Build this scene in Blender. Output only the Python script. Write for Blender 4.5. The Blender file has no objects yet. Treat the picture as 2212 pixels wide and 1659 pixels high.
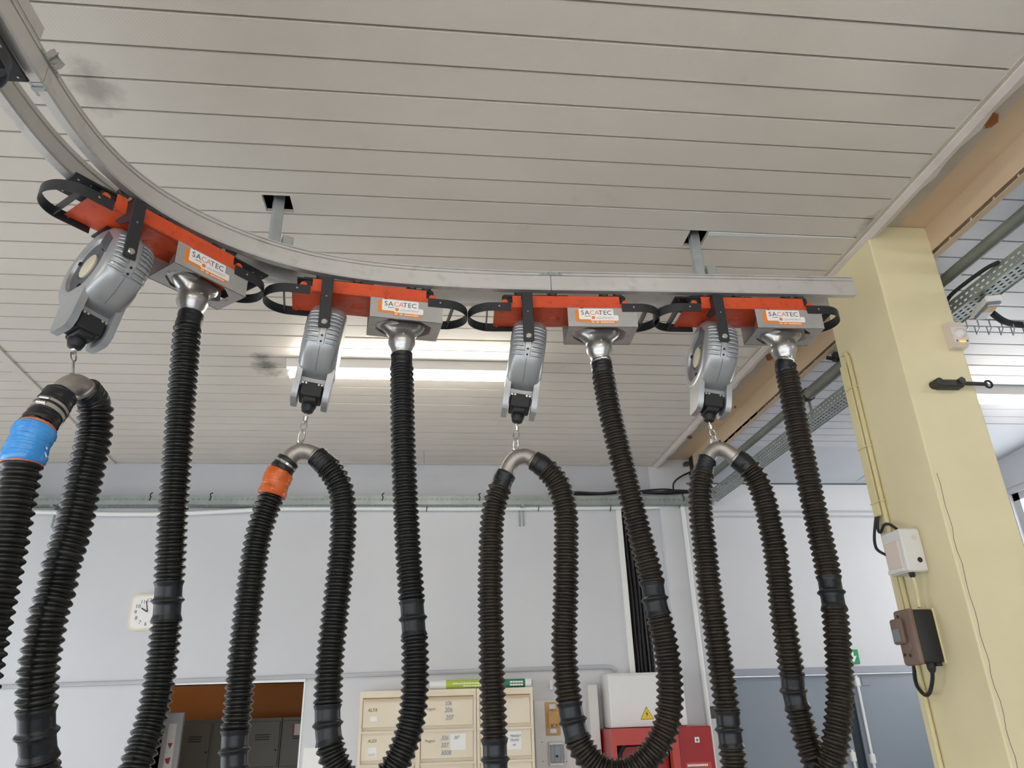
import bpy, bmesh, math, random
from mathutils import Matrix, Vector
random.seed(7)
PI = math.pi
SC = bpy.context.scene
COL = SC.collection

# ---------------------------------------------------------------- camera
F_PX, CX, CY = 1588.95, 1106.0, 829.5
PITCH, ROLL, YAW = 0.418876, -0.0305823, 0.1187533
CAM = Vector((0, 0, 1.78))
_f = Vector((math.sin(YAW)*math.cos(PITCH), math.cos(YAW)*math.cos(PITCH), math.sin(PITCH)))
_r0 = Vector((math.cos(YAW), -math.sin(YAW), 0)); _u0 = _r0.cross(_f)
_r = _r0*math.cos(ROLL) + _u0*math.sin(ROLL)
_u = -_r0*math.sin(ROLL) + _u0*math.cos(ROLL)
cam_d = bpy.data.cameras.new('camera'); cam = bpy.data.objects.new('camera', cam_d); COL.objects.link(cam)
cam_d.sensor_width = 36; cam_d.lens = F_PX/2212*36; cam_d.clip_start = 0.02
cam.matrix_world = Matrix(((_r.x, _u.x, -_f.x, CAM.x), (_r.y, _u.y, -_f.y, CAM.y), (_r.z, _u.z, -_f.z, CAM.z), (0, 0, 0, 1)))
SC.camera = cam

# ---------------------------------------------------------------- world and exposure
SC.view_settings.view_transform = 'Standard'; SC.view_settings.look = 'None'
SC.view_settings.exposure = 1.28; SC.view_settings.gamma = 1.0; SC.view_settings.use_curve_mapping = False
world = bpy.data.worlds.new('world'); SC.world = world; world.use_nodes = True
bg = world.node_tree.nodes['Background']
bg.inputs[0].default_value = (0.90, 0.95, 1.0, 1); bg.inputs[1].default_value = 1.38
TUBE_STRENGTH = 12.0

# ---------------------------------------------------------------- photo pixel -> point on a known plane
def ray(x, y):
    return _r*((x-CX)/F_PX) + _u*(-(y-CY)/F_PX) + _f
def pz(x, y, z): d = ray(x, y); return CAM + d*((z-CAM.z)/d.z)
def py(x, y, Y): d = ray(x, y); return CAM + d*((Y-CAM.y)/d.y)
def px(x, y, X): d = ray(x, y); return CAM + d*((X-CAM.x)/d.x)
def pv(x, y, A, B):                      # vertical plane through plan points A and B
    n = Vector((-(B[1]-A[1]), B[0]-A[0], 0)).normalized(); d = ray(x, y)
    t = (Vector((A[0], A[1], 0))-CAM).dot(n)/d.dot(n); return CAM + d*t

# ---------------------------------------------------------------- materials
def lin(c):
    f = lambda v: v/12.92 if v <= 0.04045 else ((v+0.055)/1.055)**2.4
    if isinstance(c, str): c = [int(c[i:i+2], 16)/255 for i in (0, 2, 4)]
    return tuple(f(v) for v in c) + (1,)
class NT:
    def __init__(s, name):
        s.m = bpy.data.materials.new(name); s.m.use_nodes = True; s.t = s.m.node_tree
        s.b = s.t.nodes['Principled BSDF']
    def n(s, typ, **kw):
        o = s.t.nodes.new(typ)
        for k, v in kw.items(): setattr(o, k, v)
        return o
    def l(s, a, b): s.t.links.new(a, b)
    def mix(s, fac, a, b, blend='MIX'):
        o = s.n('ShaderNodeMix', data_type='RGBA', blend_type=blend)
        for sock, v in ((o.inputs[0], fac), (o.inputs[6], a), (o.inputs[7], b)):
            if hasattr(v, 'links'): s.l(v, sock)
            else: sock.default_value = v
        return o.outputs[2]
    def noise(s, scale, detail=4, coord='Object', vec=None, rough=0.55):
        t = s.n('ShaderNodeTexNoise'); t.inputs['Scale'].default_value = scale
        t.inputs['Detail'].default_value = detail; t.inputs['Roughness'].default_value = rough
        if vec is None:
            vec = s.n('ShaderNodeTexCoord').outputs[coord] if coord != 'Position' else s.n('ShaderNodeNewGeometry').outputs['Position']
        s.l(vec, t.inputs['Vector']); return t.outputs['Fac']
    def ramp(s, v, a, b, ca=0.0, cb=1.0):
        r = s.n('ShaderNodeMapRange'); r.inputs[1].default_value = a; r.inputs[2].default_value = b
        r.inputs[3].default_value = ca; r.inputs[4].default_value = cb; s.l(v, r.inputs[0]); return r.outputs[0]
    def bump(s, h, strength, dist=0.002):
        b = s.n('ShaderNodeBump'); b.inputs['Strength'].default_value = strength; b.inputs['Distance'].default_value = dist
        s.l(h, b.inputs['Height']); s.l(b.outputs[0], s.b.inputs['Normal'])
MATS = {}
def mat(name, col, rough=0.5, metal=0.0, var=None, nscale=6.0, var2=None, bump=0.0, bscale=60.0, spec=0.5, coord='Position', emit=None):
    if name in MATS: return MATS[name]
    t = NT(name); t.b.inputs['Roughness'].default_value = rough; t.b.inputs['Metallic'].default_value = metal
    t.b.inputs['Specular IOR Level'].default_value = spec
    c = lin(col)
    if var:
        n = t.ramp(t.noise(nscale, 5, coord), 0.35, 0.7)
        out = t.mix(n, c, lin(var))
        if var2:
            n2 = t.ramp(t.noise(nscale*5.3, 3, coord), 0.55, 0.75); out = t.mix(n2, out, lin(var2))
        t.l(out, t.b.inputs['Base Color'])
    else: t.b.inputs['Base Color'].default_value = c
    if bump: t.bump(t.noise(bscale, 3, coord), bump)
    if emit: t.b.inputs['Emission Color'].default_value = lin(col); t.b.inputs['Emission Strength'].default_value = emit
    MATS[name] = t.m; return t.m

def plank_material(name, base, dirty, stains):
    t = NT(name); pos = t.n('ShaderNodeNewGeometry').outputs['Position']
    n = t.ramp(t.noise(1.1, 4, vec=pos), 0.35, 0.75)
    out = t.mix(n, lin(base), lin(dirty))
    n2 = t.ramp(t.noise(9, 5, vec=pos), 0.66, 0.85, 0, 0.18)
    out = t.mix(n2, out, lin('8F8577'))
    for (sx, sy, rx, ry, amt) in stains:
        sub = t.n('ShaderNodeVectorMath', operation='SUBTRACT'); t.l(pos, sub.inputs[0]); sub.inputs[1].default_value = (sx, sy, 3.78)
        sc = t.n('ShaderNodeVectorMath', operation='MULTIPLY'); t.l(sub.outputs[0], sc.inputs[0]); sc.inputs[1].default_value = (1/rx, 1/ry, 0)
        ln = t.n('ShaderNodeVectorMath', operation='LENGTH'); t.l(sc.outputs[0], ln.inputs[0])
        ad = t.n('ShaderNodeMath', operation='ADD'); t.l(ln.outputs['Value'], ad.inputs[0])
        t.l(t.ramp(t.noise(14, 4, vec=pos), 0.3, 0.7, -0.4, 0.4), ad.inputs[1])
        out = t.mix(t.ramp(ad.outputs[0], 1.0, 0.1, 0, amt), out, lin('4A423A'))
    t.l(out, t.b.inputs['Base Color']); t.b.inputs['Roughness'].default_value = 0.42
    w = t.n('ShaderNodeTexWave', wave_type='BANDS', bands_direction='DIAGONAL'); w.inputs['Scale'].default_value = 55; w.inputs['Distortion'].default_value = 0.4
    t.l(pos, w.inputs['Vector']); t.bump(w.outputs['Fac'], 0.10, 0.001)
    return t.m

P = {}
def setup_materials():
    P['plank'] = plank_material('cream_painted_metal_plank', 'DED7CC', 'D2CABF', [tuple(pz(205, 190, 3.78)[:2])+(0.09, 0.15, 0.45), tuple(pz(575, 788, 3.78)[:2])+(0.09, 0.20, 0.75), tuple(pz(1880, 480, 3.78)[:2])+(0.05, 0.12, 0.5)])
    P['plankR'] = plank_material('pale_grey_painted_plank', 'C9CCD2', 'BCC0C8', [])
    P['groove'] = mat('dark_joint_and_groove_shade', '8A8176', 0.8)
    P['void'] = mat('dark_ceiling_void', '15161A', 0.9)
    P['wall'] = mat('off_white_wall_paint', 'D3D4D7', 0.62, var='CBCCD0', nscale=0.9, bump=0.05, bscale=40)
    P['wallgrey'] = mat('pale_grey_wall_paint', 'BFC1C6', 0.6, var='B4B6BB', nscale=1.3)
    P['smooth'] = mat('smooth_grey_plaster', 'BFC5CC', 0.55, var='B4BAC2', nscale=1.2)
    P['floor'] = mat('grey_workshop_concrete', 'C6C4C0', 0.45, var='B4B2AE', nscale=1.5, bump=0.05)
    P['yellow'] = mat('pale_yellow_masonry_paint', 'E4D9B2', 0.45, var='DDD0A6', nscale=2.2, bump=0.22, bscale=28)
    P['yellowduct'] = mat('pale_yellow_painted_plastic', 'DFD4A5', 0.4, var='D8CB98', nscale=5)
    P['peach'] = mat('peach_painted_concrete', 'D8C1A3', 0.6, var='CEB494', nscale=2.0)
    P['trimw'] = mat('cracked_white_trim_paint', 'E2D9D2', 0.55, var='D2C7BF', nscale=5, bump=0.3, bscale=30)
    P['trimg'] = mat('greyish_trim_paint', 'CABFB1', 0.55, var='BDB2A4', nscale=6)
    P['brick'] = mat('exposed_orange_brick', 'A8673A', 0.8, var='93572F', nscale=25, bump=0.4)
    P['alu'] = mat('brushed_aluminium_profile', 'D8D6D2', 0.40, 0.6, var='CECBC7', nscale=3, var2='C6C2BC')
    P['cast'] = mat('grey_painted_die_casting', 'A8AAAC', 0.30, 0.45, var='9A9C9F', nscale=6, bump=0.04, bscale=200)
    P['castalu'] = mat('cast_aluminium_elbow', 'A9A39C', 0.42, 0.7, var='938C85', nscale=18, bump=0.12, bscale=120)
    P['spun'] = mat('spun_aluminium_funnel', 'C4C3C0', 0.28, 0.85, var='A8A5A2', nscale=14)
    P['zinc'] = mat('galvanised_steel', 'B9BEBD', 0.42, 0.55, var='A6ACAB', nscale=12)
    P['boxgrey'] = mat('grey_sheet_metal', 'B4B1AE', 0.42, 0.35, var='A6A3A0', nscale=8)
    P['orange'] = mat('orange_powder_coat', 'D9532B', 0.38, var='CB4822', nscale=7, var2='B23E1E')
    P['black'] = mat('black_powder_coat', '2A2B2F', 0.42, var='232427', nscale=12)
    P['blackmat'] = mat('matt_black_plastic', '1C1D20', 0.55)
    P['darkgrey'] = mat('dark_grey_plastic', '4A4C52', 0.45, var='3C3E44', nscale=10)
    P['cream'] = mat('cream_label_paper', 'C6BEA9', 0.6)
    P['hose1'] = mat('clean_black_rubber_hose', '131514', 0.27, var='1A1A17', nscale=6, var2='26241F', spec=0.4)
    P['hose2'] = mat('dusty_brown_black_rubber_hose', '1A1713', 0.34, var='282018', nscale=7, var2='3A2E20', spec=0.4)
    P['cuff'] = mat('black_rubber_cuff', '171A1E', 0.36, var='1F2022', nscale=9, spec=0.4)
    P['tapeb'] = mat('blue_plastic_tape', '2E86D2', 0.22, var='4A9BE0', nscale=18, bump=0.7, bscale=38)
    P['tapeo'] = mat('orange_plastic_tape', 'C8591F', 0.25, var='DE7236', nscale=22, bump=0.7, bscale=40)
    P['steel'] = mat('bright_steel', 'C9C6C0', 0.25, 0.9)
    P['darksteel'] = mat('dark_oxidised_steel', '4B4B48', 0.5, 0.6, var='3C3B39', nscale=20, bump=0.3)
    P['white'] = mat('white_lacquer', 'E9EAE8', 0.35)
    P['plastwhite'] = mat('white_plastic', 'DEDCDA', 0.4)
    P['ivory'] = mat('ivory_sensor_plastic', 'DDCFC4', 0.4)
    P['stk_o'] = mat('orange_sticker_vinyl', 'E8862E', 0.4)
    P['stk_w'] = mat('white_sticker_vinyl', 'F0EEEC', 0.4)
    P['ink'] = mat('dark_grey_ink', '3B3F45', 0.6)
    P['inko'] = mat('orange_ink', 'E58A4A', 0.6)
    P['inkp'] = mat('pale_tan_ink', 'C9A08A', 0.6)
    P['inkblue'] = mat('pale_blue_marker_ink', '7E8FA6', 0.6)
    P['beige'] = mat('beige_cabinet_paint', 'E9DDC6', 0.42, var='E1D3BA', nscale=3)
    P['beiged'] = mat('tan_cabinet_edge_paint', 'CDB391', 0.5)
    P['red'] = mat('red_machine_paint', 'A81F22', 0.32, var='9A1B1F', nscale=4)
    P['redl'] = mat('light_red_machine_paint', 'C24B43', 0.4, var='B8443C', nscale=5)
    P['warn'] = mat('warning_yellow_vinyl', 'F2CF1E', 0.4)
    P['green'] = mat('safety_green_print', '16935A', 0.4)
    P['doorgrey'] = mat('blue_grey_door_paint', '8C96A0', 0.4, var='868F9A', nscale=1.5)
    P['doordark'] = mat('dark_blue_rubber_seal', '1C2A33', 0.5)
    P['headgrey'] = mat('mid_grey_door_frame_paint', '9A9EA8', 0.45)
    P['orangewall'] = mat('orange_painted_wall', 'C47D3A', 0.6, var='B9742F', nscale=1.2)
    P['locker'] = mat('olive_grey_locker_paint', '77776E', 0.45, var='6E6E66', nscale=2)
    P['lockerd'] = mat('dark_locker_slot', '2B2B2A', 0.6)
    P['lime'] = mat('lime_green_card', 'B5CC4A', 0.5, var='A9C23F', nscale=9)
    P['dgreen'] = mat('dark_green_card', '2E7D5E', 0.5)
    P['brownbak'] = mat('brown_bakelite', '7C6557', 0.45, var='6E584B', nscale=9, bump=0.2)
    P['brownshaft'] = mat('brown_shaft_board', '6E5F58', 0.7, var='5E5049', nscale=4)
    P['tan'] = mat('tan_bakelite_fuse_holder', 'D0A868', 0.5, var='C0965A', nscale=18)
    P['glassgrey'] = mat('tinted_grey_cover', '7B8388', 0.25)
    P['pipe'] = mat('weathered_grey_pipe', '83867F', 0.5, 0.2, var='70736C', nscale=6)
    P['tray'] = mat('galvanised_perforated_tray', '9DA5A2', 0.45, 0.5, var='8D9693', nscale=9)
    P['copper'] = mat('copper_brown_cable', '6B4A3A', 0.5)
    P['paper'] = mat('white_paper', 'EFEDEA', 0.6)
    P['tube'] = mat('lit_fluorescent_tube', 'FFF8EC', 0.4, emit=TUBE_STRENGTH)
    P['daylight'] = mat('daylit_window_pane', 'FFFFFF', 0.3, emit=3.0)
    P['led'] = mat('orange_indicator_led', 'FF7A2A', 0.4, emit=1.5)
    P['bluebox'] = mat('dark_blue_plastic', '1F3350', 0.5)
    P['redink'] = mat('red_ink', 'B04048', 0.6)
setup_materials()

# ---------------------------------------------------------------- mesh helpers: a shape is (verts, faces)
def join(*shapes):
    V, Fc = [], []
    for s in shapes:
        o = len(V); V += [tuple(v) for v in s[0]]; Fc += [tuple(i+o for i in f) for f in s[1]]
    return V, Fc
def xf(s, M): return [tuple(M @ Vector(v)) for v in s[0]], s[1]
def mv(s, x=0, y=0, z=0): return [(v[0]+x, v[1]+y, v[2]+z) for v in s[0]], s[1]
def box(x0, x1, y0, y1, z0, z1):
    v = [(x0,y0,z0),(x1,y0,z0),(x1,y1,z0),(x0,y1,z0),(x0,y0,z1),(x1,y0,z1),(x1,y1,z1),(x0,y1,z1)]
    return v, [(0,3,2,1),(4,5,6,7),(0,1,5,4),(1,2,6,5),(2,3,7,6),(3,0,4,7)]
def cbox(x0, x1, y0, y1, z0, z1, b=0.004, seg=1):
    bm = bmesh.new(); s = box(x0, x1, y0, y1, z0, z1)
    vs = [bm.verts.new(v) for v in s[0]]
    for f in s[1]: bm.faces.new([vs[i] for i in f])
    bmesh.ops.bevel(bm, geom=bm.edges[:], offset=b, segments=seg, affect='EDGES', profile=0.5)
    bm.verts.index_update()
    out = [tuple(v.co) for v in bm.verts], [tuple(v.index for v in f.verts) for f in bm.faces]; bm.free(); return out
def prism(poly, a, b, axis='y'):
    n = len(poly); m = {'x': lambda p, t: (t, p[0], p[1]), 'y': lambda p, t: (p[0], t, p[1]), 'z': lambda p, t: (p[0], p[1], t)}[axis]
    v = [m(p, a) for p in poly] + [m(p, b) for p in poly]
    return v, [tuple(range(n-1, -1, -1)), tuple(range(n, 2*n))] + [(i, (i+1) % n, (i+1) % n+n, i+n) for i in range(n)]
def lathe(prof, seg=24, axis='z'):           # prof: (radius, height)
    v, f = [], []
    for r, h in prof:
        for k in range(seg):
            a = 2*PI*k/seg; c, s = r*math.cos(a), r*math.sin(a)
            v.append({'z': (c, s, h), 'x': (h, c, s), 'y': (s, h, c)}[axis])
    for i in range(len(prof)-1):
        for k in range(seg):
            k2 = (k+1) % seg; f.append((i*seg+k, i*seg+k2, (i+1)*seg+k2, (i+1)*seg+k))
    if prof[0][0] > 1e-6: f.append(tuple(range(seg-1, -1, -1)))
    if prof[-1][0] > 1e-6: f.append(tuple(range((len(prof)-1)*seg, len(prof)*seg)))
    return v, f
def frames(path):
    n = len(path); T = []
    for i in range(n):
        t = (path[min(i+1, n-1)] - path[max(i-1, 0)]); T.append(t.normalized() if t.length > 1e-9 else Vector((0, 0, 1)))
    up = Vector((0, 1, 0)) if abs(T[0].y) < 0.9 else Vector((1, 0, 0))
    N = [(up - T[0]*up.dot(T[0])).normalized()]
    for i in range(1, n):
        v = N[-1] - T[i]*N[-1].dot(T[i]); N.append(v.normalized())
    return T, N
def tube(path, r, seg=10, cap=True):
    path = [Vector(p) for p in path]; T, N = frames(path); v, f = [], []
    rr = r if isinstance(r, (list, tuple)) else [r]*len(path)
    for i, p in enumerate(path):
        B = T[i].cross(N[i])
        for k in range(seg):
            a = 2*PI*k/seg; v.append(tuple(p + N[i]*(rr[i]*math.cos(a)) + B*(rr[i]*math.sin(a))))
    for i in range(len(path)-1):
        for k in range(seg):
            k2 = (k+1) % seg; f.append((i*seg+k, i*seg+k2, (i+1)*seg+k2, (i+1)*seg+k))
    if cap: f += [tuple(range(seg-1, -1, -1)), tuple(range((len(path)-1)*seg, len(path)*seg))]
    return v, f
def spline(pts, n=12):
    pts = [Vector(p) for p in pts]; out = []
    for i in range(len(pts)-1):
        p0, p1, p2, p3 = pts[max(i-1, 0)], pts[i], pts[i+1], pts[min(i+2, len(pts)-1)]
        for k in range(n):
            t = k/n; t2, t3 = t*t, t*t*t
            out.append(0.5*((2*p1) + (p2-p0)*t + (2*p0-5*p1+4*p2-p3)*t2 + (3*p1-p0-3*p2+p3)*t3))
    out.append(pts[-1]); return out
def resample(path, step):
    L = [0.0]
    for a, b in zip(path, path[1:]): L.append(L[-1] + (b-a).length)
    n = max(2, int(L[-1]/step)+1); out = []; j = 0
    for i in range(n):
        s = L[-1]*i/(n-1)
        while j < len(L)-2 and L[j+1] < s: j += 1
        t = (s-L[j])/max(1e-9, L[j+1]-L[j]); out.append(path[j].lerp(path[j+1], min(1, max(0, t))))
    return out, [L[-1]*i/(n-1) for i in range(n)]
def sweep(profile, path, closed=True):      # profile (u, z): u along the plan normal, path in plan with z
    v, f = [], []; n = len(profile)
    for i, p in enumerate(path):
        t = (path[min(i+1, len(path)-1)] - path[max(i-1, 0)]); t.z = 0; t.normalize(); nn = Vector((-t.y, t.x, 0))
        for u, z in profile: v.append(tuple(p + nn*u + Vector((0, 0, z))))
    for i in range(len(path)-1):
        for k in range(n):
            k2 = (k+1) % n; f.append((i*n+k, (i+1)*n+k, (i+1)*n+k2, i*n+k2))
    f += [tuple(range(n)), tuple(range((len(path)-1)*n+n-1, (len(path)-1)*n-1, -1))]
    return v, f
def make(name, shape, m, parent=None, smooth=False, loc=None, rot=None, fix=False):
    me = bpy.data.meshes.new(name); me.from_pydata([tuple(v) for v in shape[0]], [], shape[1]); me.update()
    bm = bmesh.new(); bm.from_mesh(me); bmesh.ops.recalc_face_normals(bm, faces=bm.faces[:]); bm.to_mesh(me); bm.free()
    me.materials.append(P[m] if isinstance(m, str) else m)
    if smooth:
        for p in me.polygons: p.use_smooth = True
        if smooth != 'all':
            try: me.set_sharp_from_angle(angle=math.radians(38))
            except Exception: pass
    o = bpy.data.objects.new(name, me); COL.objects.link(o)
    if loc: o.location = loc
    if rot: o.rotation_euler = rot
    if parent: o.parent = parent
    return o
def tag(o, label, cat=None, group=None, kind=None):
    o['label'] = label
    if cat: o['category'] = cat
    if group: o['group'] = group
    if kind: o['kind'] = kind
    return o
def thing(name, label, cat, loc=(0, 0, 0), rz=0, group=None, ry=0):
    o = bpy.data.objects.new(name, None); COL.objects.link(o); o.empty_display_size = 0.05
    o.location = loc; o.rotation_euler = (0, ry, rz); tag(o, label, cat, group); return o
def struct(name, shape, m, label=None, smooth=False, parent=None):
    o = make(name, shape, m, parent, smooth)
    if not parent: o['kind'] = 'structure'
    if label: o['label'] = label
    return o
_txt = {}
def text(name, s, size, m, parent, loc, rot=(PI/2, 0, 0), shear=0.0, depth=0.0003, align='LEFT', sx=1.0):
    key = (s, round(shear, 3), align)
    if key not in _txt:
        cu = bpy.data.curves.new('glyphs', 'FONT'); cu.body = s; cu.size = 1.0; cu.shear = shear; cu.align_x = align; cu.resolution_u = 3
        o = bpy.data.objects.new('glyphs', cu); COL.objects.link(o)
        dg = bpy.context.evaluated_depsgraph_get(); me = bpy.data.meshes.new_from_object(o.evaluated_get(dg))
        _txt[key] = ([tuple(v.co) for v in me.vertices], [tuple(p.vertices) for p in me.polygons])
        bpy.data.objects.remove(o); bpy.data.curves.remove(cu); bpy.data.meshes.remove(me)
    v, f = _txt[key]; v2 = [(a*size*sx, b*size, depth) for a, b, c in v]
    return make(name, (v2, f), m, parent, loc=loc, rot=rot)

# ================================================================= SETTING
ZC, ZCR, ZS = 3.78, 3.692, 3.844       # ceilings of the two bays, soffit between them
YW = 6.23
XL0, XL1 = -4.6, 1.985
# floor
struct('floor', box(-7, 7, -6, 9.2, -0.1, 0), 'floor', 'grey concrete workshop floor')
# ceiling of the main bay: void slab + planks as children
ceil = struct('ceiling', box(XL0-0.2, 1.98, -5, YW+0.1, ZC+0.14, ZC+0.2), 'void', 'cream metal plank ceiling of the main bay')
PITCHP = 0.1428; Y0 = 1.706 - 9*PITCHP
holes = [(-0.722, -0.606, 2.575, 2.690), (1.172, 1.262, 2.70, 2.822)]
def plank_shape(xa, xb, w, hole=None):
    prof = [(0, 0), (w-0.011, 0), (w-0.011, 0.011), (w, 0.011), (w, 0.019), (0, 0.019)]
    if not hole: return prism(prof, xa, xb, 'x')
    h0, h1, a, b = hole; out = [prism(prof, xa, h0, 'x'), prism(prof, h1, xb, 'x')]
    if a > 0.002: out.append(box(h0, h1, 0, a, 0, 0.019))
    if b < w-0.013: out.append(box(h0, h1, b, w-0.011, 0, 0.019))
    return join(*out)
base_plank = None
def finish_plank(o, m):
    o.data.materials.append(P['groove'])  # darker groove colour paints in the shade of the recessed seams
    for p in o.data.polygons:
        c = p.center
        if abs(c.z-0.011) < 1e-4 and p.normal.z < -0.5: p.material_index = 1
i = 0; y = Y0
while y < YW-0.02:
    w = min(PITCHP, YW-y)
    hl = [h for h in holes if h[2] < y+w-0.012 and h[3] > y+0.012]
    if hl:
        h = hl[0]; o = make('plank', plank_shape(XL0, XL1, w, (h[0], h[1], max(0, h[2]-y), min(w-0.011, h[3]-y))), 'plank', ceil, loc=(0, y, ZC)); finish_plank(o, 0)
    elif w > PITCHP-1e-4:
        if base_plank is None:
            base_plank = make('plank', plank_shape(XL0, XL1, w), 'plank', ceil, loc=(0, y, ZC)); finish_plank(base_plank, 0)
        else:
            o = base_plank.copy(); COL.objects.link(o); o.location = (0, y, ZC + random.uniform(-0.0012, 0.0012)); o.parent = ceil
    else:
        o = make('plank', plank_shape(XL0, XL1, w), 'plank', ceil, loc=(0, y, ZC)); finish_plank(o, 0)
    y += PITCHP
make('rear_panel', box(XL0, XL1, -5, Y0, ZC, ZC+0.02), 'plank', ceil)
make('butt_joint', box(pz(916, 975, ZC).x-0.0015, pz(916, 975, ZC).x+0.0015, pz(916, 952, ZC).y, YW-0.02, ZC-0.0008, ZC+0.001), 'groove', ceil)
make('exposed_tongue_highlight', prism([(1.262, 2.700), (1.975, 2.702), (1.975, 2.706), (1.262, 2.728)], ZC-0.0025, ZC+0.001, 'z'), 'white', ceil)  # cleaner tongue of a shifted plank, its lit edge painted in as white
# right bay ceiling
ceilR = struct('ceiling_right', box(2.41, 5.2, -5, YW, ZCR+0.14, ZCR+0.2), 'void', 'pale grey plank ceiling of the side bay')
PR = 0.1428; yr = 2.138 - 8*PR; baseR = None
XR0, XR1 = 2.337, 4.92
while yr < 5.38-0.01:
    xb = XR1 if yr < 4.75 else 3.9
    if yr < 4.75-PR and baseR is not None:
        o = baseR.copy(); COL.objects.link(o); o.location = (0, yr, ZCR); o.parent = ceilR
    else:
        o = make('plank', plank_shape(XR0, xb, PR), 'plankR', ceilR, loc=(0, yr, ZCR)); finish_plank(o, 0)
        if baseR is None: baseR = o
    yr += PR
make('smooth_panel', prism([(yr, ZCR+0.004), (YW, 3.622), (YW, 3.70), (yr, ZCR+0.06)], 2.337, 3.9, 'x'), 'smooth', ceilR)
make('smooth_panel', prism([(4.86, ZCR+0.004), (YW, 3.622), (YW, 3.70), (4.86, ZCR+0.06)], 3.9, 4.92, 'x'), 'smooth', ceilR)
# beam between the bays
beam = struct('beam', box(1.99, 2.45, -5, YW, ZS, ZS+0.3), 'peach', 'peach painted concrete beam between the two ceilings')
make('side_face', box(2.337, 2.40, -5, YW, 3.716, ZS), 'peach', beam)
make('ledge', box(2.337, 2.37, -5, YW, ZCR-0.004, 3.716), 'peach', beam)
make('grey_strip', box(2.04, 2.195, -5, YW, ZS-0.004, ZS), 'trimg', beam)
# trims along the beam, split in lengths so joints show
tr = struct('trim_1', box(1.985, 2.006, -5, YW, ZC-0.006, ZS), 'trimg', 'thin grey edge strip closing the plank ceiling')
tw = struct('trim_2', box(2.006, 2.012, -5, YW, ZC-0.004, ZS), 'trimw', 'cracked white painted moulding along the beam')
nseg = 60; ys = [0.8 + (YW-0.8)*k/nseg for k in range(nseg+1)]
vv, ff = [], []
for k, yy in enumerate(ys):
    e = 2.068 + 0.006*math.sin(yy*23) + 0.005*random.uniform(-1, 1)
    vv += [(2.004, yy, ZC-0.012), (2.035, yy, ZC-0.020), (e, yy, ZC-0.010), (e, yy, ZC+0.004), (2.004, yy, ZC+0.004)]
for k in range(nseg):
    for j in range(5): ff.append((k*5+j, k*5+(j+1) % 5, (k+1)*5+(j+1) % 5, (k+1)*5+j))
make('moulding', (vv, ff), 'trimw', tw)
for (bx, by, r) in ((2140, 262, 0.05), (1905, 509, 0.045), (1662, 772, 0.05), (1578, 861, 0.02), (1490, 945, 0.05), (1588, 880, 0.02)):
    c = pz(bx, by, ZS-0.008); poly = []
    for k in range(7):
        a = 2*PI*k/7; rr = r*random.uniform(0.7, 1.05); poly.append((c.x+0.6*rr*math.cos(a)+0.3*rr*math.sin(a), c.y+rr*math.sin(a)))
    make('broken_patch', prism(poly, ZS-0.010, ZS-0.002, 'z'), 'brick', beam)
# slanting trim on the left part of the ceiling
a, b = pz(-10, 752, ZC), pz(246, 1004, ZC)
d = (b-a); d.z = 0; d.normalize(); q = Vector((-d.y, d.x, 0)); a2 = a - d*1.5
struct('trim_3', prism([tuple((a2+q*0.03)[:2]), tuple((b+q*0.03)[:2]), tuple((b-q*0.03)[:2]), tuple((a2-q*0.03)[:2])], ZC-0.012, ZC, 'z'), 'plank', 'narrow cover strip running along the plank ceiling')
# unseen upper walls, added to keep high daylight off the back wall
struct('wall_left_daylight_block', box(-5.25, -5.1, -5, YW, 2.35, 3.95), 'wall', 'unseen white upper wall added to block high daylight from the left')
struct('wall_front_daylight_block', box(-7, 5.05, -5.15, -5.0, 2.35, 3.95), 'wall', 'unseen white upper wall added to block high daylight from behind')
# column
XCa, XCb, YCa, YCb = 2.03, 2.34, 2.684, 3.125
col_o = struct('column', cbox(XCa, XCb, YCa, YCb, 0, ZS, 0.006, 2), 'yellow', 'pale yellow painted square concrete column')
crack = []
for k in range(26):
    z = 2.62 - k*0.045
    crack.append(Vector((XCa+0.022+0.004*math.sin(k*1.7)+random.uniform(-0.002, 0.002), YCa-0.0002, z)))
make('crack', tube(crack, 0.0012, 4), 'darkgrey', col_o)
# back wall of the main bay, with doorway and cable shaft openings
ox0, ox1, oz = py(352, 1482, YW).x, py(657, 1473, YW).x, py(657, 1473, YW).z
sx0, sx1 = py(1341, 1105, YW).x, py(1412, 1440, YW).x + 0.02
sz0, sz1 = 1.9, py(1341, 1105, YW).z + 0.06
T = 0.16
wall = struct('wall_back', join(box(-7, ox0, YW, YW+T, 0, ZC+0.2), box(ox0, ox1, YW, YW+T, oz, ZC+0.2), box(ox1, sx0, YW, YW+T, 0, ZC+0.2)), 'wall', 'off white plastered back wall with the open doorway')
struct('wall_shaft_top', box(sx0, sx1, YW, YW+T, sz1, ZC+0.2), 'wall', 'off white wall above the open cable shaft')
struct('wall_shaft_bottom', box(sx0, sx1, YW, YW+T, 0, sz0), 'wall', 'off white wall below the open cable shaft')
struct('wall_shaft_side', box(sx1, 2.30, YW, YW+T, 0, ZC+0.2), 'wall', 'off white wall between the cable shaft and the side bay')
struct('wall_shaft_back', box(sx0-0.05, sx1+0.05, YW+T, YW+T+0.03, sz0-0.1, sz1+0.1), 'brownshaft', 'brown board at the back of the open cable shaft')
struct('trim_5', box(sx0-0.045, sx0, YW-0.012, YW, 1.6, sz1), 'white', 'white vertical frame strip on the left of the cable shaft')
struct('trim_6', box(sx1, sx1+0.02, YW-0.006, YW, 1.6, sz1), 'white', 'thin white frame strip on the right of the cable shaft')
pw = py(1428, 1110, YW-0.06).x; pw2 = py(1500, 1110, YW-0.06).x
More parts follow.
